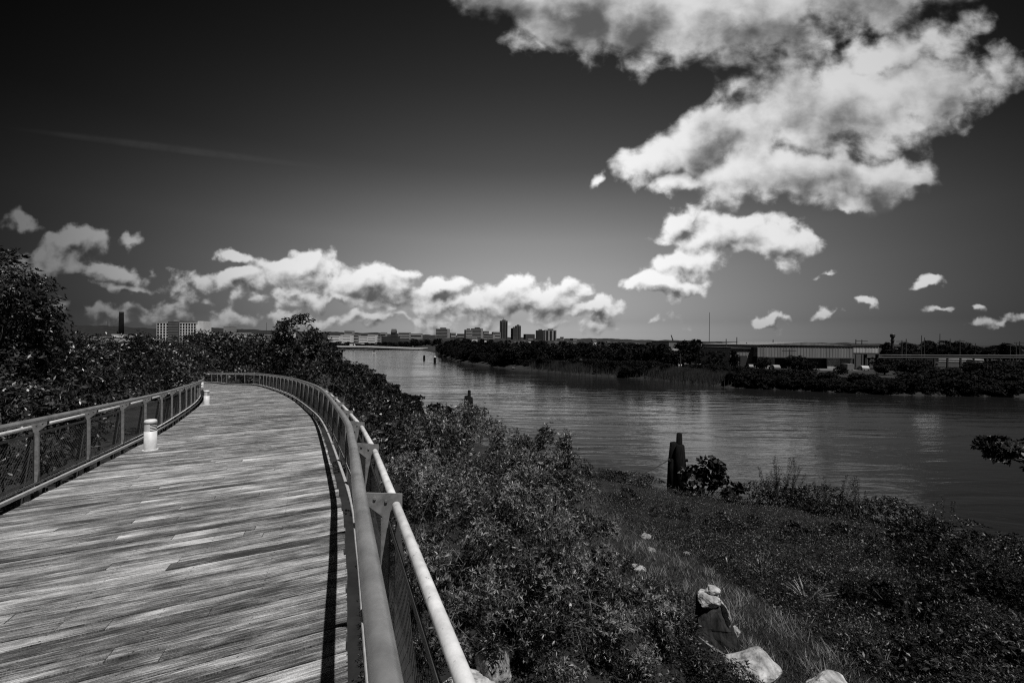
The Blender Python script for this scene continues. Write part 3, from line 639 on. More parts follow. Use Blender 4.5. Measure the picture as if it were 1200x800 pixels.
# grass
x, y = scatter(260000, -.3, 1.3, 5.5, 30); st = strip_t(x, y); tuft = np.sin(x * 4.1 + 1.3 * np.sin(y * 3.3)) * np.sin(y * 4.7 + np.sin(x * 5.1)); ok = (st + .35 * tuft > rng.uniform(-.8, .5, len(x))); x, y, tuft = x[ok], y[ok], tuft[ok]; z = ground_z(x, y); n = len(x)
a = rng.uniform(0, 2 * PI, n); h = rng.uniform(.05, .15, n) * (1 + .9 * np.maximum(tuft, -.3)); ln = rng.normal(0, .6, (n, 2)) * h[:, None]
b0 = np.stack([x - np.cos(a) * .007, y - np.sin(a) * .007, z - .01], 1); b1 = np.stack([x + np.cos(a) * .007, y + np.sin(a) * .007, z - .01], 1); tp = np.stack([x + ln[:, 0], y + ln[:, 1], z + h], 1)
V = np.stack([b0, b1, tp], 1).reshape(-1, 3)
kind(link('grass', np_mesh('grass', V, np.arange(3 * n).reshape(-1, 3), M_GRASS, np.clip(.45 + .4 * tuft + rng.normal(0, .25, n), 0, 1))), 'stuff', 'short sunlit grass on the strip of open bank')
# reeds on the far shore
n = 26000; t = rng.uniform(0, 1, n); A = np.array([(8, 146), (20, 129.5), (38, 117.5), (49, 97.5)]); seg = np.minimum((t * 3).astype(int), 2); f = t * 3 - seg
pp = A[seg] + (A[seg + 1] - A[seg]) * f[:, None] + rng.normal(0, 1.6, (n, 2)) + np.array([1.5, 2.2]); z = ground_z(pp[:, 0], pp[:, 1]); h = rng.uniform(1.3, 2.6, n)
b0 = np.stack([pp[:, 0] - .05, pp[:, 1], z], 1); b1 = b0 + np.array([.1, 0, 0]); tp = np.stack([pp[:, 0] + rng.normal(0, .3, n), pp[:, 1] + rng.normal(0, .3, n), z + h], 1)
kind(link('reeds', np_mesh('reeds', np.stack([b0, b1, tp], 1).reshape(-1, 3), np.arange(3 * n).reshape(-1, 3), M_REED, rng.uniform(0, 1, n))), 'stuff', 'reed bed along the far river shore')
# pale mud shore
mb = MB(); pa = [onz(600, 431.2, .25), onz(640, 432.5, .25), onz(690, 435.5, .25), onz(716, 439.5, .25)]
pb = [onz(600, 430.0, .5), onz(640, 431, .5), onz(690, 433.6, .5), onz(716, 437.8, .5)]
mb.v = [tuple(v) for v in pa + pb]; mb.f = [(i, i + 1, i + 5, i + 4) for i in range(3)]
kind(mb.build('shore', M_MUD), 'structure', 'thin pale mud shore of the far bank')

# ------------------------------------------------------------------ far trees
def proto_tree(seed, h, r, mat, nb, tips, ln=.55):
    o = bpy.data.objects.new('tree', None); COL.objects.link(o); rr = random.Random(seed); Ps = []; Ds = []; Ts = []; mb = MB()
    mb.tube([(0, 0, -.5), (.05 * h * rr.uniform(-1, 1), 0, h * .35), (0, 0, h * .7)], [r * .09, r * .06, r * .03], 7)
    for k_ in range(nb):
        a = rr.uniform(0, 2 * PI); q = rr.uniform(.1, .6) * r; zz = h * rr.uniform(.28, .82); f = 1 - .45 * abs(zz / h - .5) * 2
        c = (q * math.cos(a), q * math.sin(a), zz); R = r * rr.uniform(.38, .6) * f
        P, D, T = blob_tips(c, (R, R, min(R * .85, h - zz)), tips // nb, 16, .22); Ps.append(P); Ds.append(D); Ts.append(T)
        mb.tube([(0, 0, h * .25), tuple(np.array(c) * .6 + np.array([0, 0, h * .1])), c], [r * .04, r * .025, r * .01], 5, False)
    mb.build('trunk', M_BARK, o, True)
    P = np.concatenate(Ps); P[:, 2] *= h / np.percentile(P[:, 2], 99.5); keep = P[:, 2] > .1
    link('crown', leaf_mesh('crown', P[keep], np.concatenate(Ds)[keep], 4, ln, ln * .5, mat, tone=np.concatenate(Ts)[keep]), o)
    return o
protos = [proto_tree(1, 9, 4.2, M_LEAFF, 9, 1500), proto_tree(2, 8, 4.8, M_LEAFF, 10, 1600), proto_tree(3, 10, 3.6, M_LEAFF, 8, 1400), proto_tree(4, 6, 4.4, M_LEAFF, 8, 1300, .5), proto_tree(5, 3.2, 3.4, M_LEAFF, 7, 1000, .38)]
used = set()
def put_tree(i, x, y, s, label, group, cat='tree', z=None, sz=1.0):
    t = protos[i] if i not in used else copy_tree(protos[i]); used.add(i)
    t.location = (x, y, (gz1(x, y) if z is None else z) - .1); t.scale = (s, s, s * sz); t.rotation_euler = (0, 0, random.uniform(0, 6.28)); t.name = 'tree' if i != 4 else 'shrub'
    tag(t, label, cat, group); return t
def tree_px(i, px, ytop, Y, label, group, wf=1.0, **k_):
    p = at(px, ytop, Y); gz = gz1(p.x, Y); h = [9, 8, 10, 6, 3.2][i] * 1.03; s = max(.3, (p.z - gz) / h)
    return put_tree(i, p.x, Y, s * wf, label, group, sz=1 / wf, **k_)
rr = random.Random(11)
# wood line on the far bank, centre
GL = 'trees in the wood line on the far bank'
for Y0, n, off in ((0, 34, 2.0), (1, 34, 12.0), (2, 26, 28.0)):
    for k_ in range(n):
        t = (k_ + rr.uniform(.1, .9)) / n
        bx = np.interp(t, [0, .25, .45, .7, 1], [-62, -34, -8, 24, 44]); by = np.interp(t, [0, .25, .45, .7, 1], [350, 228, 166, 134, 122])
        x = bx + off * .55 + rr.uniform(-2, 2); y = by + off + rr.uniform(-2, 4); px = 600 + F * x / y; hz = 399 + (px - 600) * .0117
        top = np.interp(px, [490, 520, 560, 600, 640, 680, 720, 760, 800], [402, 398, 397, 400, 400, 400, 402, 402, 404]) + rr.uniform(-1.5, 3.5) + (5 if off < 5 else 0)
        tree_px(rr.choice((0, 1, 3) if off < 5 else (0, 1, 2)), px, top, y, 'dark tree in the unbroken wood line on the far bank under the city towers', GL, rr.uniform(1.0, 1.4))
for k_ in range(70):
    t = (k_ + rr.uniform(0, 1)) / 70; bx = np.interp(t, [0, .25, .45, .7, 1], [-60, -26, -6, 20, 38]); by = np.interp(t, [0, .25, .45, .7, 1], [338, 203, 163, 130, 118])
    put_tree(4, bx + rr.uniform(.5, 3), by + rr.uniform(.2, 3), rr.uniform(.9, 1.4) if t < .5 else rr.uniform(.7, 1.1) if t > .72 else rr.uniform(.5, .8), 'low bush at the foot of the wood line on the far bank', 'bushes below the wood line', 'bush')
for k_ in range(80):
    x = 50 + 85 * (k_ + rr.uniform(0, 1)) / 80; y = float(np.interp(x, FAR[8:13, 0], FAR[8:13, 1])) + rr.uniform(.3, 2.2)
    put_tree(4, x, y, rr.uniform(.55, .95), 'low dark bush overhanging the water below the warehouse', 'bushes overhanging the far water edge', 'bush', sz=rr.uniform(.6, .9))
# trees before the industrial sheds
tree_px(0, 808, 397.5, 128, 'tree standing clear above the shed roofs left of the long warehouse', None, 1.1)
tree_px(3, 960, 403, 120, 'small round tree against the warehouse wall', None, .7) if False else None
GB = 'trees and bushes before the warehouses'
for k_ in range(110):
    px = 730 + 500 * (k_ + rr.uniform(0, 1)) / 110; Y = np.interp(px, [730, 770, 840, 870, 900, 1000, 1100, 1200], [120, 116, 104, 99, 97, 91, 87.5, 87]) + rr.uniform(0, 9) ** 1.0 * (.25 if k_ % 2 else 1); tp = np.interp(px, [730, 770, 860, 900, 1040, 1200], [424, 424, 426, 431, 437, 430]) + rr.uniform(0, 9) + (6 if k_ % 2 else 0)
    tree_px(4 if rr.random() < .7 else 3, px, tp, Y, 'low dark bush on the bank below the long warehouse', GB, rr.uniform(1.0, 1.5), cat='bush')
for px, tp, Y, i, w, lb in ((893, 418, 122, 3, .8, 'round bush covering the left door of the long warehouse'), (932, 416, 120, 3, .9, 'tree hiding part of the warehouse doors'), (946, 424, 116, 4, 1, 'bush before the middle door of the warehouse'), (840, 411, 124, 1, 1.2, 'spreading tree in front of the pale shed'),
        (860, 409, 126, 0, .9, 'tree at the left corner of the annex'), (780, 410, 128, 1, 1.2, 'tree at the left end of the shed row'), (985, 428, 112, 4, .8, 'bush at the right corner of the warehouse')):
    tree_px(i, px, tp, Y, lb, None, w)
# right horizon trees
GR = 'trees on the right hand skyline'
for px, tp, Y, w in ((1038, 401, 210, 1), (1062, 401, 230, 1.3), (1075, 402, 220, 1.4), (1090, 399, 230, 1.2), (1100, 402, 210, 1.4), (1115, 399, 220, 1.5), (1121, 401, 230, 1.2), (1140, 405, 230, 1.5), (1155, 406, 220, 1.5), (1176, 402, 210, 1.6), (1186, 405, 220, 1.3), (1160, 406, 200, 1.5), (1130, 406, 190, 1.6), (1205, 405, 200, 1.5), (1050, 405, 190, 1.5)):
    tree_px(rr.choice((0, 1)), px, tp, Y, 'dark rounded tree on the skyline behind the pipe bridge', GR, w)
for k_ in range(26):
    px = 1030 + 180 * (k_ + rr.uniform(0, 1)) / 26; tree_px(rr.choice((3, 4)), px, rr.uniform(419, 428) if not 1085 < px < 1132 else rr.uniform(431, 434), rr.uniform(108, 150), 'dark bush in the rough ground right of the warehouse', 'bushes in the rough ground', 1.4, cat='bush')
# left bank, upstream, and behind the boardwalk
GU = 'trees on the near bank beyond the boardwalk'
for px, tp, Y, i in ((392, 412, 160, 0), (385, 405, 210, 1), (375, 403, 150, 0), (365, 404, 200, 2), (330, 398, 110, 0), (318, 402, 90, 1), (308, 398, 160, 2), (340, 396, 170, 1), (278, 400, 90, 0), (266, 398, 130, 1), (300, 403, 75, 1), (330, 410, 70, 3), (230, 400, 90, 1), (210, 403, 120, 0), (186, 401, 100, 1), (172, 399, 110, 1), (150, 400, 140, 0), (128, 400, 120, 1), (105, 398, 110, 0), (85, 395, 95, 2), (70, 392, 80, 0), (190, 404, 70, 1), (150, 406, 60, 1), (110, 404, 55, 0), (75, 400, 50, 1), (238, 391, 200, 0), (50, 396, 90, 1), (398, 409, 260, 1), (390, 401, 300, 0), (255, 399, 230, 1)):
    tree_px(i, px, tp, Y, 'dark tree in the wood behind the boardwalk', GU, 1.35)
for k_ in range(34):
    t = (k_ + rr.uniform(0, 1)) / 34; x = float(np.interp(t, [0, .2, .5, .75, 1], [-6, -12, -23, -34, -50])); y = float(np.interp(t, [0, .2, .5, .75, 1], [46, 57, 83, 105, 137]))
    put_tree(4, x - rr.uniform(.6, 4.5), y - rr.uniform(.0, 2), rr.uniform(.45, .8), 'low dark bush lining the near bank beyond the boardwalk curve', 'bushes lining the near bank', 'bush')
# trees beyond the bridge and among the town
GT = 'trees before the buildings beyond the bridge'
for k_ in range(46):
    px = 384 + 130 * (k_ + rr.uniform(0, 1)) / 46; tree_px(rr.choice((0, 1)), px, rr.uniform(399.5, 403.5) if px < 470 else rr.uniform(395, 402), rr.uniform(520, 680), 'small dark tree below the pale buildings beyond the bridge', GT, 1.5)

# hills and far woods
def ridge(Y, pts, label, seed, jag):
    n = 700; xs = np.linspace(pts[0][0], pts[-1][0], n); ys = np.interp(xs, [p[0] for p in pts], [p[1] for p in pts]); r = np.random.default_rng(seed)
    nz = np.convolve(r.normal(size=n + 12), np.ones(5) / 5, 'same')[:n] * jag
    top = np.array([tuple(at(a, b + c, Y)) for a, b, c in zip(xs, ys, nz)]); V = []
    V = np.concatenate([top * np.array([1, 1, 0]) + np.array([0, -160, 0]), top * np.array([1, 1, .55]) + np.array([0, -90, 0]), top + np.array([0, 0, 0]), top * np.array([1, 1, .6]) + np.array([0, 120, 0]), top * np.array([1, 1, 0]) + np.array([0, 300, 0])])
    i = np.arange(n - 1); Fq = np.concatenate([np.stack([i + k_ * n, i + 1 + k_ * n, i + 1 + (k_ + 1) * n, i + (k_ + 1) * n], 1) for k_ in range(4)])
    kind(link('hills', np_mesh('hills', V, Fq, M_HILL)), 'structure', label)
M_HILL = pmat('wooded_hill', 0.003, 0.012, 0.05, 0.95, detail=8)
ridge(2300, [(-300, 386), (0, 384), (60, 380), (120, 381), (180, 385), (230, 383), (300, 386), (380, 389), (480, 391), (560, 394), (640, 396), (720, 397), (800, 399), (900, 401), (1000, 402), (1100, 404), (1300, 406)], 'low wooded hills along the horizon', 3, .8)
ridge(1150, [(-300, 389), (100, 387), (200, 390), (300, 389), (400, 394), (520, 396), (600, 398), (700, 400), (800, 402), (900, 404), (1300, 409)], 'nearer wooded rise below the skyline', 4, 1.2)

# ------------------------------------------------------------------ buildings
def bld(name, label, px0, px1, ytop, Y, dp, mat, floors=0, bays=0, roofmat=None, cat='building', ybase=None, winmat=None, wfrac=(.5, .55), group=None, gable=0, individual=False, strips=False, rz=0):
    a = at(px0, ytop, Y); b = at(px1, ytop, Y); zb = 1.5 if ybase is None else at((px0 + px1) / 2, ybase, Y).z; zt = (a.z + b.z) / 2; w = b.x - a.x; cx = (a.x + b.x) / 2
    o = thing(name, label, cat, (cx, Y + dp / 2, zb), group, absolute=False); o.rotation_euler = (0, 0, rz); h = zt - zb
    mb = MB().span(-w / 2, w / 2, -dp / 2, dp / 2, 0, h); mb.build('wall', mat, o)
    rm = roofmat or M_ROOFD
    if gable:
        MB().add([(-w / 2 - .2, -dp / 2 - .3, h), (w / 2 + .2, -dp / 2 - .3, h), (w / 2 + .2, dp / 2 + .3, h), (-w / 2 - .2, dp / 2 + .3, h), (-w / 2 - .2, 0, h + gable), (w / 2 + .2, 0, h + gable)], [(0, 1, 5, 4), (2, 3, 4, 5), (1, 2, 5), (3, 0, 4), (3, 2, 1, 0)]).build('roof', rm, o)
    else:
        MB().span(-w / 2 - .15, w / 2 + .15, -dp / 2 - .15, dp / 2 + .15, h + .003, h + max(.4, h * .012)).build('roof', rm, o)
    wm = winmat or M_GLASS
    if floors and strips:
        for f in range(bays):
            x = -w / 2 + w * (f + .5) / bays; MB().span(x - w / bays * wfrac[0] / 2, x + w / bays * wfrac[0] / 2, -dp / 2 - .25, -dp / 2 + .1, h * .04, h * .96).build('window_band', wm, o)
    elif floors and individual:
        for f in range(floors):
            for k_ in range(bays):
                x = -w / 2 + w * (k_ + .5) / bays; z = h * (f + .5) / floors; ww = w / bays * wfrac[0] / 2; hh = h / floors * wfrac[1] / 2
                MB().span(x - ww, x + ww, -dp / 2 - .12, -dp / 2 + .1, z - hh, z + hh).build('window', wm, o)
    elif floors:
        for f in range(floors):
            z = h * (f + .5) / floors; hh = h / floors * wfrac[1] / 2
            MB().span(-w / 2 + w * .04, w / 2 - w * .04, -dp / 2 - .15, -dp / 2 + .1, z - hh, z + hh).build('window_band', wm, o)
    return o, w, h, dp
# hotel
Yh = 450
o = thing('hotel', 'white multi storey hotel block with dark glazed middle above the left hand trees', 'hotel', (at(210, 400, Yh).x, Yh, 4.5))
def seg(px0, px1, yt, y0, dp, mat, nm): a = at(px0, yt, Yh); b = at(px1, yt, Yh); return MB().span(a.x, b.x, Yh + y0, Yh + y0 + dp, 4, a.z).build(nm, mat, o), a.x, b.x, a.z
for px0, px1, yt, y0, bays in ((183.6, 198, 378.2, 0, 4), (210.5, 230, 378.6, 0, 6)):
    w_, x0, x1, zt = seg(px0, px1, yt, y0, 16, M_WALLW, 'wall')
    MB().span(x0 - .2, x1 + .2, Yh - .2, Yh + 16.2, zt + .003, zt + .5).build('parapet', M_WALLW, w_)
    nf = 7; Hh = zt - 4
    for f in range(nf):
        for k_ in range(bays):
            x = x0 + (x1 - x0) * (k_ + .5) / bays; z = 4 + Hh * (f + .5) / nf; ww = (x1 - x0) / bays * .3
            MB().span(x - ww, x + ww, Yh - .12, Yh + .1, z - 1.05, z + 1.05).build('window', M_GLASS, w_)
w_, x0, x1, zt = seg(198.1, 210.4, 376.5, -1.5, 16, M_WALLD, 'glazed_bay')
for f in range(8): MB().span(x0 + .3, x1 - .3, Yh - 1.62, Yh - 1.4, 5 + f * (zt - 5) / 8, 5 + f * (zt - 5) / 8 + .5).build('spandrel', M_WALLG, w_)
seg(230.1, 236.8, 376, 2, 12, M_WALLW, 'stair_tower'); seg(200, 204, 374.4, 4, 4, M_WALLG, 'plant_room'); seg(206, 219, 375.6, 5, 6, M_WALLD, 'plant_room')
# chimney stack
b = at(142, 399, 350); t = at(142, 366.3, 350); o = thing('chimney_stack', 'tall dark brick chimney stack left of the hotel', 'chimney', (b.x, 350, 4))
MB().tube([(b.x, 350, 3), (b.x, 350, t.z)], [1.9, 1.5], 16).build('shaft', M_BRICKD, o, True); MB().tube([(b.x, 350, t.z + .003), (b.x, 350, t.z + .7)], 1.5, 16).build('rim', M_WALLD, o)
def mast(label, px, yt, Y, r, arms=0, group=None, name='mast', cat='mast', dishes=0):
    b = at(px, yt, Y); z0 = gz1(b.x, Y); o = thing(name, label, cat, (b.x, Y, z0), group)
    MB().tube([(b.x, Y, z0 - .3), (b.x, Y, b.z)], [r, r * .6], 6).build('pole', M_BEAM, o)
    for k_ in range(arms):
        z = b.z - .5 - 1.2 * k_; MB().span(b.x - 2.0, b.x + 2.0, Y - .12, Y + .12, z - .12, z + .12).build('crossarm', M_BEAM, o)
    return o
mast('thin mast just left of the brick chimney', 126.5, 375, 380, .35); mast('short thin aerial right of the first mast', 133.5, 381, 380, .3)
mast('thin aerial over the sheds right of the hotel', 312.5, 378, 420, .22)
mast('very tall thin radio mast above the shed roofs', 831.5, 366, 420, .3)
for px, yt, Y, ar, lb in ((851, 397, 150, 0, 'pole left of the dark shed block'), (863.5, 395, 150, 0, 'taller pole above the dark shed block'), (906, 398, 150, 0, 'pole on the left of the warehouse roof'), (875, 401, 150, 0, 'short pole over the annex roof'), (1003, 397.5, 148, 0, 'plain pole at the right end of the warehouse roof'), (1010, 398, 150, 1, 'pole with a crossarm right of the warehouse ridge'),
        (1057, 398.5, 160, 1, 'pole with a crossarm right of the control tower'), (1062, 397, 165, 0, 'pole next to the crossarm pole by the tower'), (1080, 393, 200, 0, 'tall thin stack among the right hand trees'), (1083.5, 395.5, 200, 0, 'shorter stack beside the tall thin one'), (1101.5, 391, 210, 0, 'tallest thin stack on the right skyline'), (1113.5, 397, 210, 0, 'small aerial above the rounded trees'),
        (1125, 398, 180, 1, 'crossarm pole right of the rounded trees'), (1138, 402, 200, 0, 'short pole in the gap of the right tree line'), (1143, 402, 200, 0, 'second short pole in the gap of the right tree line'), (1191, 401, 170, 0, 'pole close to the right edge'), (1195, 400, 160, 1, 'thick crossarm pole at the right edge'), (1184, 403, 200, 1, 'faint crossarm pole left of the edge poles'), (925, 409, 125, 1, 'pole standing in front of the warehouse wall'), (797.5, 414, 116, 0, 'bare pole in the reeds before the sheds')):
    mast(lb, px, yt, Y, .22, ar, name='utility_pole', cat='pole')
# control tower
b = at(1046, 391, 190); gz = gz1(b.x, 190); o = thing('control_tower', 'slim dark tower with a wider head on the right skyline', 'tower', (b.x, 190, gz))
MB().tube([(b.x, 190, gz), (b.x, 190, b.z - 1.6)], [.6, .55], 10).build('shaft', M_BEAM, o); MB().tube([(b.x, 190, b.z - 1.6), (b.x, 190, b.z - 1.2), (b.x, 190, b.z - .3), (b.x, 190, b.z)], [.75, .95, .95, .6], 10).build('head', M_BEAM, o)
MB().tube([(b.x, 190, b.z - 3.2), (b.x, 190, b.z - 2.8)], .85, 10).build('gallery', M_BEAM, o)
# crane jib
b = at(791, 403, 260); t = at(786.5, 392.5, 260); o = thing('crane', 'leaning crane jib behind the shed roofs', 'crane', (b.x, 260, 2))
MB().tube([(b.x, 260, 2), (b.x, 260, b.z - 1)], .7, 6).build('tower', M_BEAM, o); MB().tube([(b.x, 260, b.z - 1.2), (t.x, 260, t.z)], [.5, .3], 5).build('jib', M_BEAM, o)
# low sheds on the left
LB = [(100, 125, 395.3, 240, 14, M_ROOF, 'long low white roofed shed behind the left hand trees'), (131, 140, 392.3, 250, 10, M_WALLW, 'small white block at the foot of the chimney'), (255, 276, 391.2, 300, 30, M_WALLW, 'white roofed shed right of the hotel'), (289, 304, 392.5, 290, 20, M_WALLG, 'grey shed with a bright roof in the trees'), (304, 315, 395.3, 270, 14, M_WALLW, 'small white shed beside the grey one'),
      (318, 333, 395.8, 280, 18, M_WALLG, 'low shed left of the white doorway block'), (332, 338, 389.8, 290, 10, M_WALLW, 'narrow white block left of the tall tree'), (262, 268, 382.5, 700, 20, M_WALLG, 'small grey house on the hill above the sheds'), (278, 284, 390.2, 350, 12, M_WALLW, 'white gabled roof between two sheds')]
for a, b, yt, Y, dp, m, lb in LB: bld('shed', lb, a, b, yt, Y, dp, m, 1, 1, M_ROOF, wfrac=(.3, .25))
# beyond the bridge
for a, b, yt, Y, m, fl, lb in ((384, 398, 393.2, 720, M_WALLW, 3, 'pale long block at the left end beyond the bridge'), (399, 411, 392.3, 740, M_WALLW, 3, 'white flat block above the bridge van'), (413, 420, 391.8, 760, M_WALLG, 3, 'grey block between two white ones beyond the bridge'), (421, 431, 393.8, 700, M_WALLW, 3, 'pale apartment block left of the white gable'), (431, 440, 392.2, 690, M_WALLW, 4, 'white block with a tall gable beyond the bridge'),
        (441, 446, 394, 700, M_WALLG, 3, 'narrow grey block by the dark warehouse'), (447, 466, 394.6, 680, M_BRICK, 0, 'long dark brick warehouse beyond the bridge'), (403.5, 413, 387.8, 1000, M_WALLG, 4, 'grey hilltop building above the white flat block'), (446, 452, 389.5, 1100, M_WALLG, 2, 'small grey house on the far rise'), (458, 463.5, 389, 1100, M_BRICK, 3, 'dark church like house with a peaked roof'),
        (467, 480, 389.6, 1100, M_WALLG, 4, 'wide dull apartment block on the rise'), (481, 494, 391, 1120, M_WALLG, 2, 'low row building right of the apartment block')):
    bld('building', lb, a, b, yt, Y, 14, m, fl, 6, M_ROOFD if m != M_WALLW else M_ROOF, winmat=M_WALLG if m == M_WALLW else None, wfrac=(.5, .3), gable=8 if 'peaked' in lb else 0)
# city skyline
Yc = 1500
SK = [(511, 525.8, 385.4, M_WALLG, 9, 'square grey office block left of the skyline cluster', 0), (527, 533, 390, M_WALLG, 3, 'low grey block right of the square office block', 0), (536, 545, 391, M_WALLG, 3, 'low pale block at the left of the cluster', 0), (544.5, 552, 386.4, M_WALLG, 8, 'grey slab block joined to the paler one', 0), (552.3, 565, 385.0, M_WALLG, 10, 'broad pale office block in the middle of the cluster', 0), (565.5, 572, 388, M_WALLG, 6, 'stepped block right of the broad office', 0),
      (567, 579, 391.2, M_WALLG, 4, 'low wide block under the stepped one', 0), (577, 585.5, 389, M_WALLG, 4, 'pale low block beside the tallest tower', 0), (586, 594.4, 376, M_WALLD, 22, 'tallest dark tower of the skyline', 1), (599.8, 604.5, 384.5, M_WALLD, 14, 'lower shoulder block of the second dark tower', 0), (604, 610, 381.8, M_WALLD, 16, 'second dark tower right of the tallest', 1), (614.5, 626, 391.5, M_WALLD, 5, 'low dark block with a pale roof line', 0),
      (628.5, 638, 387.2, M_WALLD, 13, 'dark apartment slab of the right pair', 0), (638.3, 651.8, 386.8, M_WALLG, 14, 'wider apartment slab of the right pair', 1), (657, 661, 394.8, M_WALLG, 4, 'small pale tower alone right of the pair', 0), (670, 675, 396.5, M_WALLG, 3, 'tiny grey block near the end of the skyline', 0)]
for i, (a, b, yt, m, fl, lb, st) in enumerate(SK):
    o, w, h, dp = bld('office_tower' if fl > 12 else 'office_block', lb, a, b, yt, Yc + (i % 3) * 40, 24, m, fl, 3, strips=bool(st), wfrac=(.55, .45), rz=(.35 if i % 2 else -.2) if not st else .15)
    if fl > 7: MB().span(-w * .2, w * .25, -4, 4, h + 1.2, h + 5).build('plant_room', M_WALLD, o)
    if i == 8: MB().tube([(0, 0, h + 5), (0, 0, h + 12)], .8, 6).build('aerial', M_BEAM, o)
# small pale houses glimpsed in the trees
rr = random.Random(5)
for k_, (px, y) in enumerate([(549, 398), (556, 397.5), (568, 399), (606, 403), (613, 402), (622, 400), (640, 408), (646, 409), (653, 403), (664, 403), (675, 404), (683, 407), (697, 401), (714, 403), (722, 404), (748, 405), (783, 407)]):
    Y = 380 if y < 406 else 230; w = rr.uniform(2.5, 6)
    bld('house', 'pale house wall glimpsed among the trees under the skyline', px - w / 2, px + w / 2, y - 1.2, Y, 9, M_WALLW, 1, 2, M_ROOFD, cat='house', group='pale houses among the trees', wfrac=(.3, .3), gable=1.6)
# warehouse group
def clad_box(o, nm, x0, x1, y0, y1, z0, z1, mat, ribs=True):
    w = MB().span(x0, x1, y0, y1, z0, z1).build(nm, mat, o)
    if ribs:
        mb = MB(); n = int((x1 - x0) / .9)
        for k_ in range(n + 1):
            x = x0 + (x1 - x0) * k_ / max(n, 1); mb.span(x - .06, x + .06, y0 - .07, y0 + .02, z0, z1)
        mb.build('rib', mat, w)
    return w
Yw = 136
def X_(px, Y=Yw): return at(px, 400, Y).x
def Z_(px, py, Y=Yw): return at(px, py, Y).z
o = thing('warehouse', 'long ribbed metal warehouse with low gable and pale sliding doors across the river', 'warehouse', (X_(945), Yw, 2))
x0, x1 = X_(888), X_(999.5); zr = Z_(945, 418.5); zt = Z_(945, 404.5)
w_ = clad_box(o, 'upper_wall', x0, x1, Yw, Yw + 40, zr, zt, M_CLAD)
MB().add([(x0 - .3, Yw - .3, zt), (x1 + .3, Yw - .3, zt), ((x0 + x1) / 2, Yw - .3, zt + 1.0), (x0 - .3, Yw + 40, zt), (x1 + .3, Yw + 40, zt), ((x0 + x1) / 2, Yw + 40, zt + 1.0)], [(0, 1, 2), (3, 5, 4), (0, 2, 5, 3), (2, 1, 4, 5), (0, 3, 4, 1)]).build('roof', M_CLAD, o)
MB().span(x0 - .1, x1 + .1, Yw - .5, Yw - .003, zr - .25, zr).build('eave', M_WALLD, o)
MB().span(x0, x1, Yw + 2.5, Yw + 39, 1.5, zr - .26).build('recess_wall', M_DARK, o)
for a, b, m in ((889, 899, M_CLADL), (900, 909, M_CLADL), (923.5, 929, M_CLAD), (932, 944, M_CLADL), (944.5, 958.5, M_CLADL), (971, 986, M_CLADL), (986.5, 999, M_CLAD)):
    if a != 944.5: MB().span(X_(a), X_(b), Yw + .4, Yw + .8, 1.5, zr - .26).build('sliding_door', m, o)
MB().span(X_(938), X_(985), Yw - 9, Yw - .6, 1.5, Z_(960, 431.5)).build('loading_dock', M_LOT, o)
o = thing('annex', 'lower ribbed annex at the left end of the long warehouse with dark doors', 'shed', (X_(875), Yw, 2))
clad_box(o, 'wall', X_(862), X_(887.7), Yw + 3, Yw + 30, 1.5, Z_(875, 408.6, Yw + 3), M_CLAD); MB().span(X_(861.5), X_(887.6), Yw + 2.6, Yw + 30, Z_(875, 408.6, Yw + 3) + .003, Z_(875, 408.6, Yw + 3) + .4).build('roof', M_ROOFD, o)
for a, b in ((863, 870.5), (873, 881.5)): MB().span(X_(a), X_(b), Yw + 2.8, Yw + 3.2, 1.5, Z_(875, 417)).build('door', M_DARK, o)
for a, b, yt, Y, m, lb in ((821.5, 849, 401.8, 175, M_CLADL, 'pale flat shed left of the dark roofed block'), (846.5, 863.5, 401.5, 170, M_WALLD, 'dark flat roofed block between the pale shed and the annex'), (862, 889, 402.2, 185, M_CLAD, 'grey shed behind the annex roof'), (784, 824, 400.8, 210, M_CLAD, 'long grey shed behind the clear standing tree')):
    o, w, h, dp = bld('shed', lb, a, b, yt, Y, 26, m, 0, 0, M_ROOFD)
    MB().span(-w * .3, -w * .12, -dp / 2 - .1, -dp / 2 + .1, 0, h * .5).build('door', M_DARK, o)
for a, b, yt, Y, lb in ((788, 802, 411, 140, 'low white roofed lean to left of the standing tree'),): bld('shed', lb, a, b, yt, Y, 8, M_WALLW, 0, 0, M_ROOF, ybase=419)
o = thing('open_shed', 'open sided pale clad bay attached to the right end of the warehouse', 'shed', (X_(1016), Yw, 2))
za, zb = Z_(1016, 404.8), Z_(1016, 415.3)
clad_box(o, 'upper_wall', X_(1000), X_(1032.5), Yw + 1, Yw + 26, zb + .5, za, M_CLADL); MB().span(X_(999.8), X_(1033), Yw + .7, Yw + 26, za + .003, za + .3).build('roof', M_WALLD, o); MB().span(X_(999.8), X_(1033), Yw + .5, Yw + 26, zb, zb + .49).build('beam', M_DARK, o)
for px in (1001.5, 1018, 1032): MB().span(X_(px) - .3, X_(px) + .3, Yw + .9, Yw + 1.6, 1.5, zb - .003).build('column', M_DARK, o)
MB().span(X_(1003), X_(1024), Yw + 13, Yw + 14, 1.5, Z_(1016, 420)).build('back_wall', M_WALLD, o); MB().span(X_(1004), X_(1018), Yw + 6, Yw + 12, Z_(1010, 421.2), Z_(1010, 419)).build('canopy', M_WALLG, o)
MB().span(X_(1022), X_(1028), Yw + 9, Yw + 12, 2, Z_(1025, 421)).build('machine', M_WALLG, o); MB().span(X_(1000), X_(1032), Yw - 6, Yw + .5, 1.5, Z_(1016, 433)).build('apron', M_LOT, o)
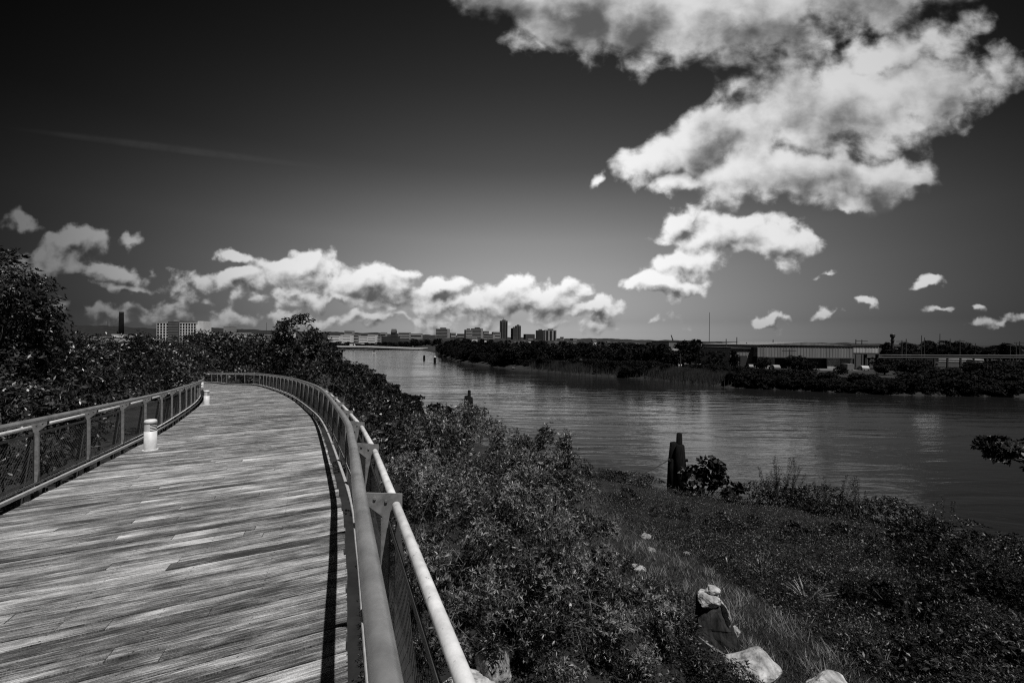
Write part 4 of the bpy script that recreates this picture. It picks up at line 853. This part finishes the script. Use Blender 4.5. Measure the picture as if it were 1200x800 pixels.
# pipe bridge
o = thing('pipe_bridge', 'long elevated pipe bridge running right from the warehouse', 'pipe bridge', (X_(1100), 142, 2))
MB().tube([(X_(1033), 142, Z_(1033, 416.2, 142)), (X_(1250), 142, Z_(1250, 417, 142))], .22, 8).build('pipe', M_WALLD, o); MB().tube([(X_(1033), 142, Z_(1033, 419, 142)), (X_(1250), 142, Z_(1250, 419.5, 142))], .3, 6).build('girder', M_DARK, o)
for k_ in range(14): x = X_(1037 + 16 * k_); MB().span(x - .2, x + .2, 141.8, 142.2, 1.5, Z_(1037 + 16 * k_, 418.5, 142)).build('trestle', M_DARK, o)
# gravel lots
def lot(px, z): 
    mb = MB(); mb.v = [tuple(onz(a, b, z)) for a, b in px]; mb.f = [tuple(range(len(px)))]; return mb.build('lot', M_LOT)
kind(lot([(1040, 433), (1066, 433), (1072, 428.5), (1040, 429.5)], 2.35), 'structure', 'pale yard right of the warehouse'); kind(lot([(1086, 439.5), (1112, 440), (1132, 431), (1116, 431.5)], 2.35), 'structure', 'pale track in the rough ground')
for a, b, y, lb in ((1100, 1132, 421.2, 'low white wall beyond the pipe bridge'), (1139, 1152, 422, 'short white wall right of the longer one'), (1098, 1118, 411.4, 'long pale roof among the right trees'), (1050, 1058, 409.4, 'small pale roof left of the long one')):
    bld('shed', lb, a, b, y, 152 if y > 415 else 240, 6, M_CLADL, 0, 0, M_ROOF, ybase=y + 2.2)
# ------------------------------------------------------------------ vehicles
def vehicle(label, px, Y, mat, L=4.4, H=1.45, van=False, z=None, rz=0.0, group=None, cat='car'):
    x = at(px, 400, Y).x; zz = gz1(x, Y) if z is None else z
    o = thing('parked_car' if not van else 'van', label, cat, (x, Y, zz), group, absolute=False); o.rotation_euler = (0, 0, rz); W_ = .88
    prof = [(-L / 2, .35), (L / 2, .35), (L / 2, .75), (L * .27, .9), (L * .12, H), (-L * .3, H), (-L * .46, .92), (-L / 2, .85)] if not van else [(-L / 2, .35), (L / 2, .35), (L / 2, .95), (L * .4, 1.15), (L * .28, H), (-L / 2, H)]
    MB().prism(prof, (0, 0, 0), Vector((1, 0, 0)), ZUP, Vector((0, 1, 0)), W_ * 2).build('body', mat, o)
    for sg in (-1, 1):
        MB().prism([(L * .2, .93), (L * .1, H - .12), (-L * .28, H - .12), (-L * .4, .95)] if not van else [(L * .36, 1.2), (L * .27, H - .25), (L * .05, H - .25), (L * .05, 1.2)], (0, sg * (W_ + .003), 0), Vector((1, 0, 0)), ZUP, Vector((0, 1, 0)), .01).build('window', M_GLASS, o)
        for wx in (-L * .3, L * .32): MB().tube([(wx, sg * (W_ - .12), .33), (wx, sg * (W_ + .04), .33)], .33, 14).build('wheel', M_TYRE, o)
    return o
M_PALE = pmat('pale_paint', 0.15, 0.22, 3, 0.4)
vehicle('white car parked by the reeds below the sheds', 803, 132, M_WHITE, rz=1.2); vehicle('grey car beside the white one by the reeds', 797.5, 136, M_CLADL, rz=1.3); vehicle('pale car under the trees before the pale shed', 819, 132, M_PALE, rz=1.1); vehicle('white van under the trees before the annex', 836.5, 131, M_PALE, 4.6, 2.1, True, cat='van', rz=1.3)
vehicle('white car at the annex doors', 881, 132, M_PALE, rz=1.2); vehicle('pale car before the left warehouse door', 908, 131, M_PALE, rz=1.4); vehicle('white van at the right corner of the warehouse', 992, 130, M_PALE, 4.6, 2.1, True, cat='van', rz=1.4); vehicle('pale car beneath the open bay', 1012, 132, M_CLADL, rz=1.2)
# ------------------------------------------------------------------ bridge
Yb = 420
o = thing('bridge', 'low flat concrete girder bridge crossing the river upstream', 'bridge', (-140, Yb, 0))
def bz(px): return at(px, np.interp(px, [370, 430, 487], [405.8, 406.2, 408.2]), Yb).z
xs = [at(px, 400, Yb).x for px in (360, 385, 430, 487, 500)]; zs = [bz(px) for px in (360, 385, 430, 487, 500)]
def ribbon(y0, y1, dz0, dz1, nm, mat, par):
    mb = MB()
    for (xa, za), (xb, zb_) in zip(zip(xs[:-1], zs[:-1]), zip(xs[1:], zs[1:])):
        mb.add([(xa, y0, za + dz0), (xb, y0, zb_ + dz0), (xb, y1, zb_ + dz0), (xa, y1, za + dz0), (xa, y0, za + dz1), (xb, y0, zb_ + dz1), (xb, y1, zb_ + dz1), (xa, y1, za + dz1)], [(3, 2, 1, 0), (4, 5, 6, 7), (0, 1, 5, 4), (2, 3, 7, 6)])
    return mb.build(nm, mat, par)
ribbon(Yb - 5, Yb + 5, -.5, 0, 'deck_slab', M_CONC, o); ribbon(Yb - 5.4, Yb - 5.003, -.6, .9, 'parapet', M_CONC, o); ribbon(Yb + 5.003, Yb + 5.3, -.6, .9, 'parapet', M_CONC, o); ribbon(Yb - 4, Yb + 4, -1.9, -.503, 'girder', M_WALLD, o)
for px in (392, 473): x = at(px, 400, Yb).x; MB().span(x - 1.2, x + 1.2, Yb - 4.5, Yb + 4.5, -3, bz(px) - 1.9).build('pier', M_CONCD, o)
vehicle('white van driving across the river bridge', 413.5, Yb - 2, M_WHITE, 5.6, 2.6, True, z=bz(413), cat='van')
# small boat
b = onz(439, 413.6, 0); o = thing('motor_boat', 'small boat with a dark upright figure shaped cabin and white wake beyond midstream', 'boat', (b.x, b.y, 0), absolute=False); o['label'] = 'small boat with white hull and dark cabin before the bridge'
o.scale = (.55, .55, .75); hp = [(-3, .0), (2.2, 0), (3.6, .9), (-3, .9)]; MB().prism(hp, (0, 0, 0), Vector((1, 0, 0)), ZUP, Vector((0, 1, 0)), 2.2).build('hull', M_WHITE, o); MB().prism([(-1.8, .903), (.3, .903), (-.1, 2.6), (-1.6, 2.6)], (0, 0, 0), Vector((1, 0, 0)), ZUP, Vector((0, 1, 0)), 1.6).build('cabin', M_WALLD, o); MB().tube([(-1.3, 0, 2.6), (-1.3, 0, 4.2)], .12, 6).build('aerial', M_DARK, o)

# ------------------------------------------------------------------ light and sky
SUN = Vector((.27, -.32, .906)).normalized()
el = math.asin(SUN.z); az = math.atan2(SUN.x, SUN.y)
ld = bpy.data.lights.new('sun', 'SUN'); ld.energy = 4.6; ld.angle = math.radians(.5); ld.color = (1, .985, .97)
so = bpy.data.objects.new('sun', ld); COL.objects.link(so); so.rotation_euler = SUN.to_track_quat('Z', 'Y').to_euler()
wd = bpy.data.worlds.new('World'); SC.world = wd; wd.use_nodes = True; nt = wd.node_tree; N = nt.nodes; L = nt.links
bg = N['Background']; STR = .1; bg.inputs['Strength'].default_value = STR
sky = N.new('ShaderNodeTexSky'); sky.sky_type = 'NISHITA'; sky.sun_disc = False; sky.sun_elevation = el; sky.sun_rotation = az; sky.altitude = 10; sky.dust_density = 1.0
class NG:
    def __init__(s, t): s.t = t; s.N = t.nodes; s.L = t.links
    def m(s, op, *a, clamp=False):
        n = s.N.new('ShaderNodeMath'); n.operation = op; n.use_clamp = clamp
        for i, q in enumerate(a):
            if isinstance(q, (int, float)): n.inputs[i].default_value = q
            else: s.L.new(q, n.inputs[i])
        return n.outputs[0]
    def vm(s, op, *a):
        n = s.N.new('ShaderNodeVectorMath'); n.operation = op
        for i, q in enumerate(a):
            if isinstance(q, (tuple, list)): n.inputs[i].default_value = q
            elif isinstance(q, (int, float)): n.inputs['Scale'].default_value = q
            else: s.L.new(q, n.inputs[i])
        return n.outputs['Value'] if op == 'LENGTH' else n.outputs['Vector']
    def mr(s, v, a, b, c, d, t='SMOOTHSTEP'):
        n = s.N.new('ShaderNodeMapRange'); n.interpolation_type = t
        for k_, q in zip(('From Min', 'From Max', 'To Min', 'To Max'), (a, b, c, d)): n.inputs[k_].default_value = q
        s.L.new(v, n.inputs['Value']); return n.outputs[0]
    def noise(s, v, sc, det, ro, dist=0.0):
        n = s.N.new('ShaderNodeTexNoise'); n.noise_dimensions = '2D'; n.inputs['Scale'].default_value = sc; n.inputs['Detail'].default_value = det; n.inputs['Roughness'].default_value = ro; n.inputs['Distortion'].default_value = dist
        s.L.new(v, n.inputs['Vector']); return n.outputs['Fac']
CL = [  # cx, cy, rx, ry, tilt, weight  (cloud patches, given as bearings)
    (585, -12, 85, 42, -20, 1.2), (660, 14, 90, 66, -10, 1.3), (740, 20, 120, 66, 0, 1.4), (860, 15, 150, 66, 0, 1.4), (990, -10, 130, 60, 8, 1.3), (1090, -20, 110, 36, 10, .9), (632, 52, 26, 20, -30, .8),
    (765, 188, 62, 30, 22, 1.2), (835, 158, 90, 42, 30, 1.3), (905, 130, 110, 56, 26, 1.4), (1000, 120, 130, 74, 10, 1.4), (1085, 112, 100, 60, 16, 1.2), (1030, 70, 150, 34, 20, 1.1), (1160, 84, 50, 36, 25, .6), (1060, 150, 90, 40, 20, 1.2),
    (800, 214, 50, 22, 14, 1.1), (860, 205, 90, 40, 14, 1.3), (930, 205, 110, 42, 0, 1.3), (1010, 214, 90, 34, 8, 1.2), (1000, 238, 44, 18, 14, 1), (1065, 212, 44, 14, 12, .9),
    (795, 258, 36, 20, 24, 1.1), (860, 272, 76, 32, 6, 1.2), (915, 284, 48, 26, 0, 1.1), (812, 304, 56, 24, 14, 1.1), (782, 334, 52, 17, 6, 1.1), (695, 211, 17, 12, 30, .8), (860, 100, 60, 18, 30, .55),
    (30, 259, 40, 12, -8, .6), (85, 286, 50, 22, 5, 1.0), (60, 306, 60, 18, 0, .85), (125, 320, 70, 15, -8, .8), (152, 281, 26, 12, 22, .7), (150, 335, 70, 10, 0, .65), (20, 318, 50, 9, 0, .5),
    (352, 318, 74, 27, 0, 1.2), (275, 328, 66, 17, 4, 1.0), (275, 301, 34, 9, -6, .8), (430, 336, 80, 28, -6, 1.2), (518, 344, 36, 18, 8, 1.1), (615, 350, 80, 26, 3, 1.2), (555, 360, 150, 18, 0, 1), (692, 364, 44, 11, 0, .9), (400, 348, 210, 16, 0, .75), (100, 362, 150, 10, 0, .45), (430, 374, 330, 12, 0, .5),
    (758, 379, 20, 5, 5, .45), (905, 374, 24, 6, 0, .5), (972, 371, 22, 7, 5, .5), (1022, 358, 18, 5, 0, .45), (1081, 337, 16, 6, 25, .5), (1098, 361, 18, 5, 0, .45), (1138, 361, 17, 5, 0, .45), (1175, 378, 44, 6, 6, .42), (966, 325, 14, 4, 10, .4)]
gt = bpy.data.node_groups.new('cloud_cover', 'ShaderNodeTree'); gt.interface.new_socket('Vector', in_out='INPUT', socket_type='NodeSocketVector'); gt.interface.new_socket('Mask', in_out='OUTPUT', socket_type='NodeSocketFloat')
gi = gt.nodes.new('NodeGroupInput'); go = gt.nodes.new('NodeGroupOutput'); G2 = NG(gt)
acc = None; gsep = gt.nodes.new('ShaderNodeSeparateXYZ'); gt.links.new(gi.outputs[0], gsep.inputs[0])
for cx, cy, rx, ry, tl, w in CL:
    mp = gt.nodes.new('ShaderNodeMapping'); mp.vector_type = 'TEXTURE'; mp.inputs['Location'].default_value = ((cx - 600) / F, (CY + (cx - 600) * .0117 - cy) / F, 0); mp.inputs['Rotation'].default_value = (0, 0, math.radians(tl)); mp.inputs['Scale'].default_value = (rx / F, ry / F, 1e6)
    cb = gt.nodes.new('ShaderNodeCombineXYZ'); gt.links.new(gsep.outputs[0], cb.inputs[0]); gt.links.new(gsep.outputs[1], cb.inputs[1])
    if acc is not None: gt.links.new(acc, cb.inputs[2])      # keeps the evaluation order sequential
    gt.links.new(cb.outputs[0], mp.inputs[0]); v = G2.m('MULTIPLY_ADD', G2.vm('LENGTH', mp.outputs[0]), -w, w)
    acc = v if acc is None else G2.m('SMOOTH_MAX', acc, v, .12)
gt.links.new(G2.m('MAXIMUM', acc, -1.5), go.inputs[0])
W_ = NG(nt)
tc = N.new('ShaderNodeTexCoord'); sep = N.new('ShaderNodeSeparateXYZ'); L.new(tc.outputs['Generated'], sep.inputs[0])
dy = W_.m('MAXIMUM', W_.m('ABSOLUTE', sep.outputs['Y']), .05)
u = W_.m('DIVIDE', sep.outputs['X'], dy); v = W_.m('DIVIDE', sep.outputs['Z'], dy)
cmb = N.new('ShaderNodeCombineXYZ'); L.new(u, cmb.inputs[0]); L.new(v, cmb.inputs[1]); p = cmb.outputs[0]
# warp the outlines
wx = W_.noise(p, 5.0, 4, .55); w2 = N.new('ShaderNodeTexNoise'); w2.noise_dimensions = '2D'; w2.inputs['Scale'].default_value = 9; w2.inputs['Detail'].default_value = 5; L.new(p, w2.inputs['Vector'])
pw = W_.vm('ADD', p, W_.vm('SCALE', W_.vm('SUBTRACT', w2.outputs['Color'], (.5, .5, .5)), .09))
nsc = W_.mr(v, .14, .34, 1.0, 0.0)
def fbm(vec):
    st = W_.vm('MULTIPLY', vec, (1, 1.3, 1))
    a = W_.noise(st, 5.5, 7, .52, .3); b = W_.noise(st, 26, 5, .55, .2); c = W_.noise(W_.vm('ADD', st, (4.7, 2.2, 0)), 11.5, 6, .52, .3)
    a = W_.m('ADD', W_.m('MULTIPLY', a, W_.m('SUBTRACT', 1.0, nsc)), W_.m('MULTIPLY', c, nsc))
    return W_.m('ADD', W_.m('MULTIPLY', a, .68), W_.m('MULTIPLY', b, .32))
def cover(vec):
    gn = N.new('ShaderNodeGroup'); gn.node_tree = gt; L.new(vec, gn.inputs[0]); return gn.outputs[0]
def puffs(vec, sc, sm):
    n = N.new('ShaderNodeTexVoronoi'); n.feature = 'SMOOTH_F1'; n.voronoi_dimensions = '2D'; n.inputs['Scale'].default_value = sc; n.inputs['Smoothness'].default_value = sm
    L.new(vec, n.inputs['Vector']); return n.outputs['Distance']
def dens(vec, nvec, wv):
    q = W_.m('MULTIPLY', W_.m('SUBTRACT', fbm(nvec), .5), 2.7)
    q = W_.m('SUBTRACT', q, W_.m('MULTIPLY', W_.m('SUBTRACT', puffs(wv, 10, .35), .42), .85))
    q = W_.m('SUBTRACT', q, W_.m('MULTIPLY', W_.m('SUBTRACT', puffs(wv, 29, .3), .42), W_.mr(v, .1, .5, .6, .22)))
    return W_.m('ADD', W_.m('MULTIPLY', cover(vec), 1.75), q)
pv = W_.vm('ADD', p, W_.vm('SCALE', W_.vm('SUBTRACT', w2.outputs['Color'], (.5, .5, .5)), .05))
D0 = dens(pw, p, pv)
stp = W_.m('ADD', W_.m('MULTIPLY', W_.m('MAXIMUM', v, 0.0), .05), .009)
offv = N.new('ShaderNodeCombineXYZ'); L.new(W_.m('MULTIPLY', stp, -.6), offv.inputs[0]); L.new(stp, offv.inputs[1])
p1 = W_.vm('ADD', p, offv.outputs[0]); pw1 = W_.vm('ADD', pw, offv.outputs[0]); pv1 = W_.vm('ADD', pv, offv.outputs[0]); D1 = dens(pw1, p1, pv1)
alpha = W_.m('MULTIPLY', W_.mr(W_.m('DIVIDE', D0, W_.mr(v, .2, .55, .70, 1.15)), .0, 1.0, 0, 1), W_.mr(sep.outputs['Y'], -.15, .05, .2, 1.0))
relief = W_.m('MULTIPLY', W_.m('SUBTRACT', D0, D1), W_.mr(v, .1, .45, .60, .38))
thick = W_.m('MULTIPLY', W_.mr(D0, .8, 2.6, 0, .42), W_.mr(v, .1, .45, .6, 1.0))
soft = W_.m('MULTIPLY', W_.m('SUBTRACT', W_.noise(W_.vm('ADD', p, (3.1, 1.7, 0)), 4.2, 3, .5), .5), 1.5)
lit = W_.m('ADD', W_.m('SUBTRACT', W_.m('ADD', relief, .66), thick), W_.m('MULTIPLY', soft, W_.mr(v, .1, .5, .3, 1.0)), clamp=True)
bright = W_.mr(lit, .0, 1.0, .13, .93, 'SMOOTHSTEP')
lowf = W_.mr(v, .0, .16, .55, 1.05)          # distant clouds near the horizon are veiled by air
bright = W_.m('MULTIPLY', bright, lowf)
# red-filter black and white sky from the physical sky
sr_ = N.new('ShaderNodeSeparateColor'); L.new(sky.outputs[0], sr_.inputs[0])
# red filter: sky darkens with height; lobe paints lens vignetting around the view axis
gr = N.new('ShaderNodeValToRGB'); L.new(sep.outputs['Z'], gr.inputs[0]); e_ = gr.color_ramp.elements
SKR = [(0, .62), (.02, .46), (.045, .38), (.098, .50), (.156, .60), (.225, .64), (.30, .52), (.37, .36), (.515, .24), (.7, .14), (1, .08)]
e_[0].position = 0; e_[0].color = g(SKR[0][1]); e_[1].position = 1; e_[1].color = g(SKR[-1][1])
for q_, c_ in SKR[1:-1]: e_.new(q_).color = g(c_)
dp = N.new('ShaderNodeVectorMath'); dp.operation = 'DOT_PRODUCT'; L.new(tc.outputs['Generated'], dp.inputs[0]); dp.inputs[1].default_value = Vector((.06, 1, .06)).normalized()
lobe = W_.m('MAXIMUM', W_.m('POWER', W_.m('MAXIMUM', dp.outputs['Value'], 0.0), 5.4), .04)
skyv = W_.m('MULTIPLY', W_.m('MULTIPLY', W_.m('MULTIPLY', sr_.outputs[0], STR), W_.m('MULTIPLY', gr.outputs[0], 2.0)), lobe)
contrail_m = N.new('ShaderNodeMapping'); contrail_m.vector_type = 'TEXTURE'; contrail_m.inputs['Location'].default_value = ((200 - 600) / F, (CY - 179) / F, 0); contrail_m.inputs['Rotation'].default_value = (0, 0, math.radians(-6.5)); contrail_m.inputs['Scale'].default_value = (.42, .012, 1); L.new(p, contrail_m.inputs[0])
ctr = W_.m('MULTIPLY', W_.mr(W_.vm('LENGTH', contrail_m.outputs[0]), .3, 1, 1, 0), W_.mr(W_.noise(p, 14, 5, .6), .1, .8, .002, .014, 'LINEAR'))
skyv = W_.m('ADD', skyv, ctr)
bright = W_.m('MULTIPLY', bright, W_.mr(u, -1.25, -.45, .30, 1.0))  # clouds at far left dimmed to imitate lens vignetting
bright = W_.m('MULTIPLY', bright, W_.m('MULTIPLY_ADD', W_.m('POWER', lobe, .5), .68, .34))  # the sky lobe's painted vignetting, weaker on the clouds
mix = W_.m('ADD', W_.m('MULTIPLY', skyv, W_.m('SUBTRACT', 1.0, alpha)), W_.m('MULTIPLY', bright, alpha))
final = W_.m('DIVIDE', mix, STR)
L.new(final, bg.inputs['Color'])
wd.cycles.sampling_method = 'MANUAL'; wd.cycles.sample_map_resolution = 512

SC.view_settings.view_transform = 'Standard'; SC.view_settings.look = 'None'; SC.view_settings.exposure = 0; SC.view_settings.gamma = 1
DENOISE = False
SC.render.engine = 'CYCLES'; SC.cycles.max_bounces = 5; SC.cycles.diffuse_bounces = 2; SC.cycles.glossy_bounces = 3; SC.cycles.use_denoising = DENOISE; SC.cycles.pixel_filter_type = 'BLACKMAN_HARRIS'; SC.cycles.filter_width = 1.2
for o in list(bpy.data.objects):
    if '_abs' in o: del o['_abs']
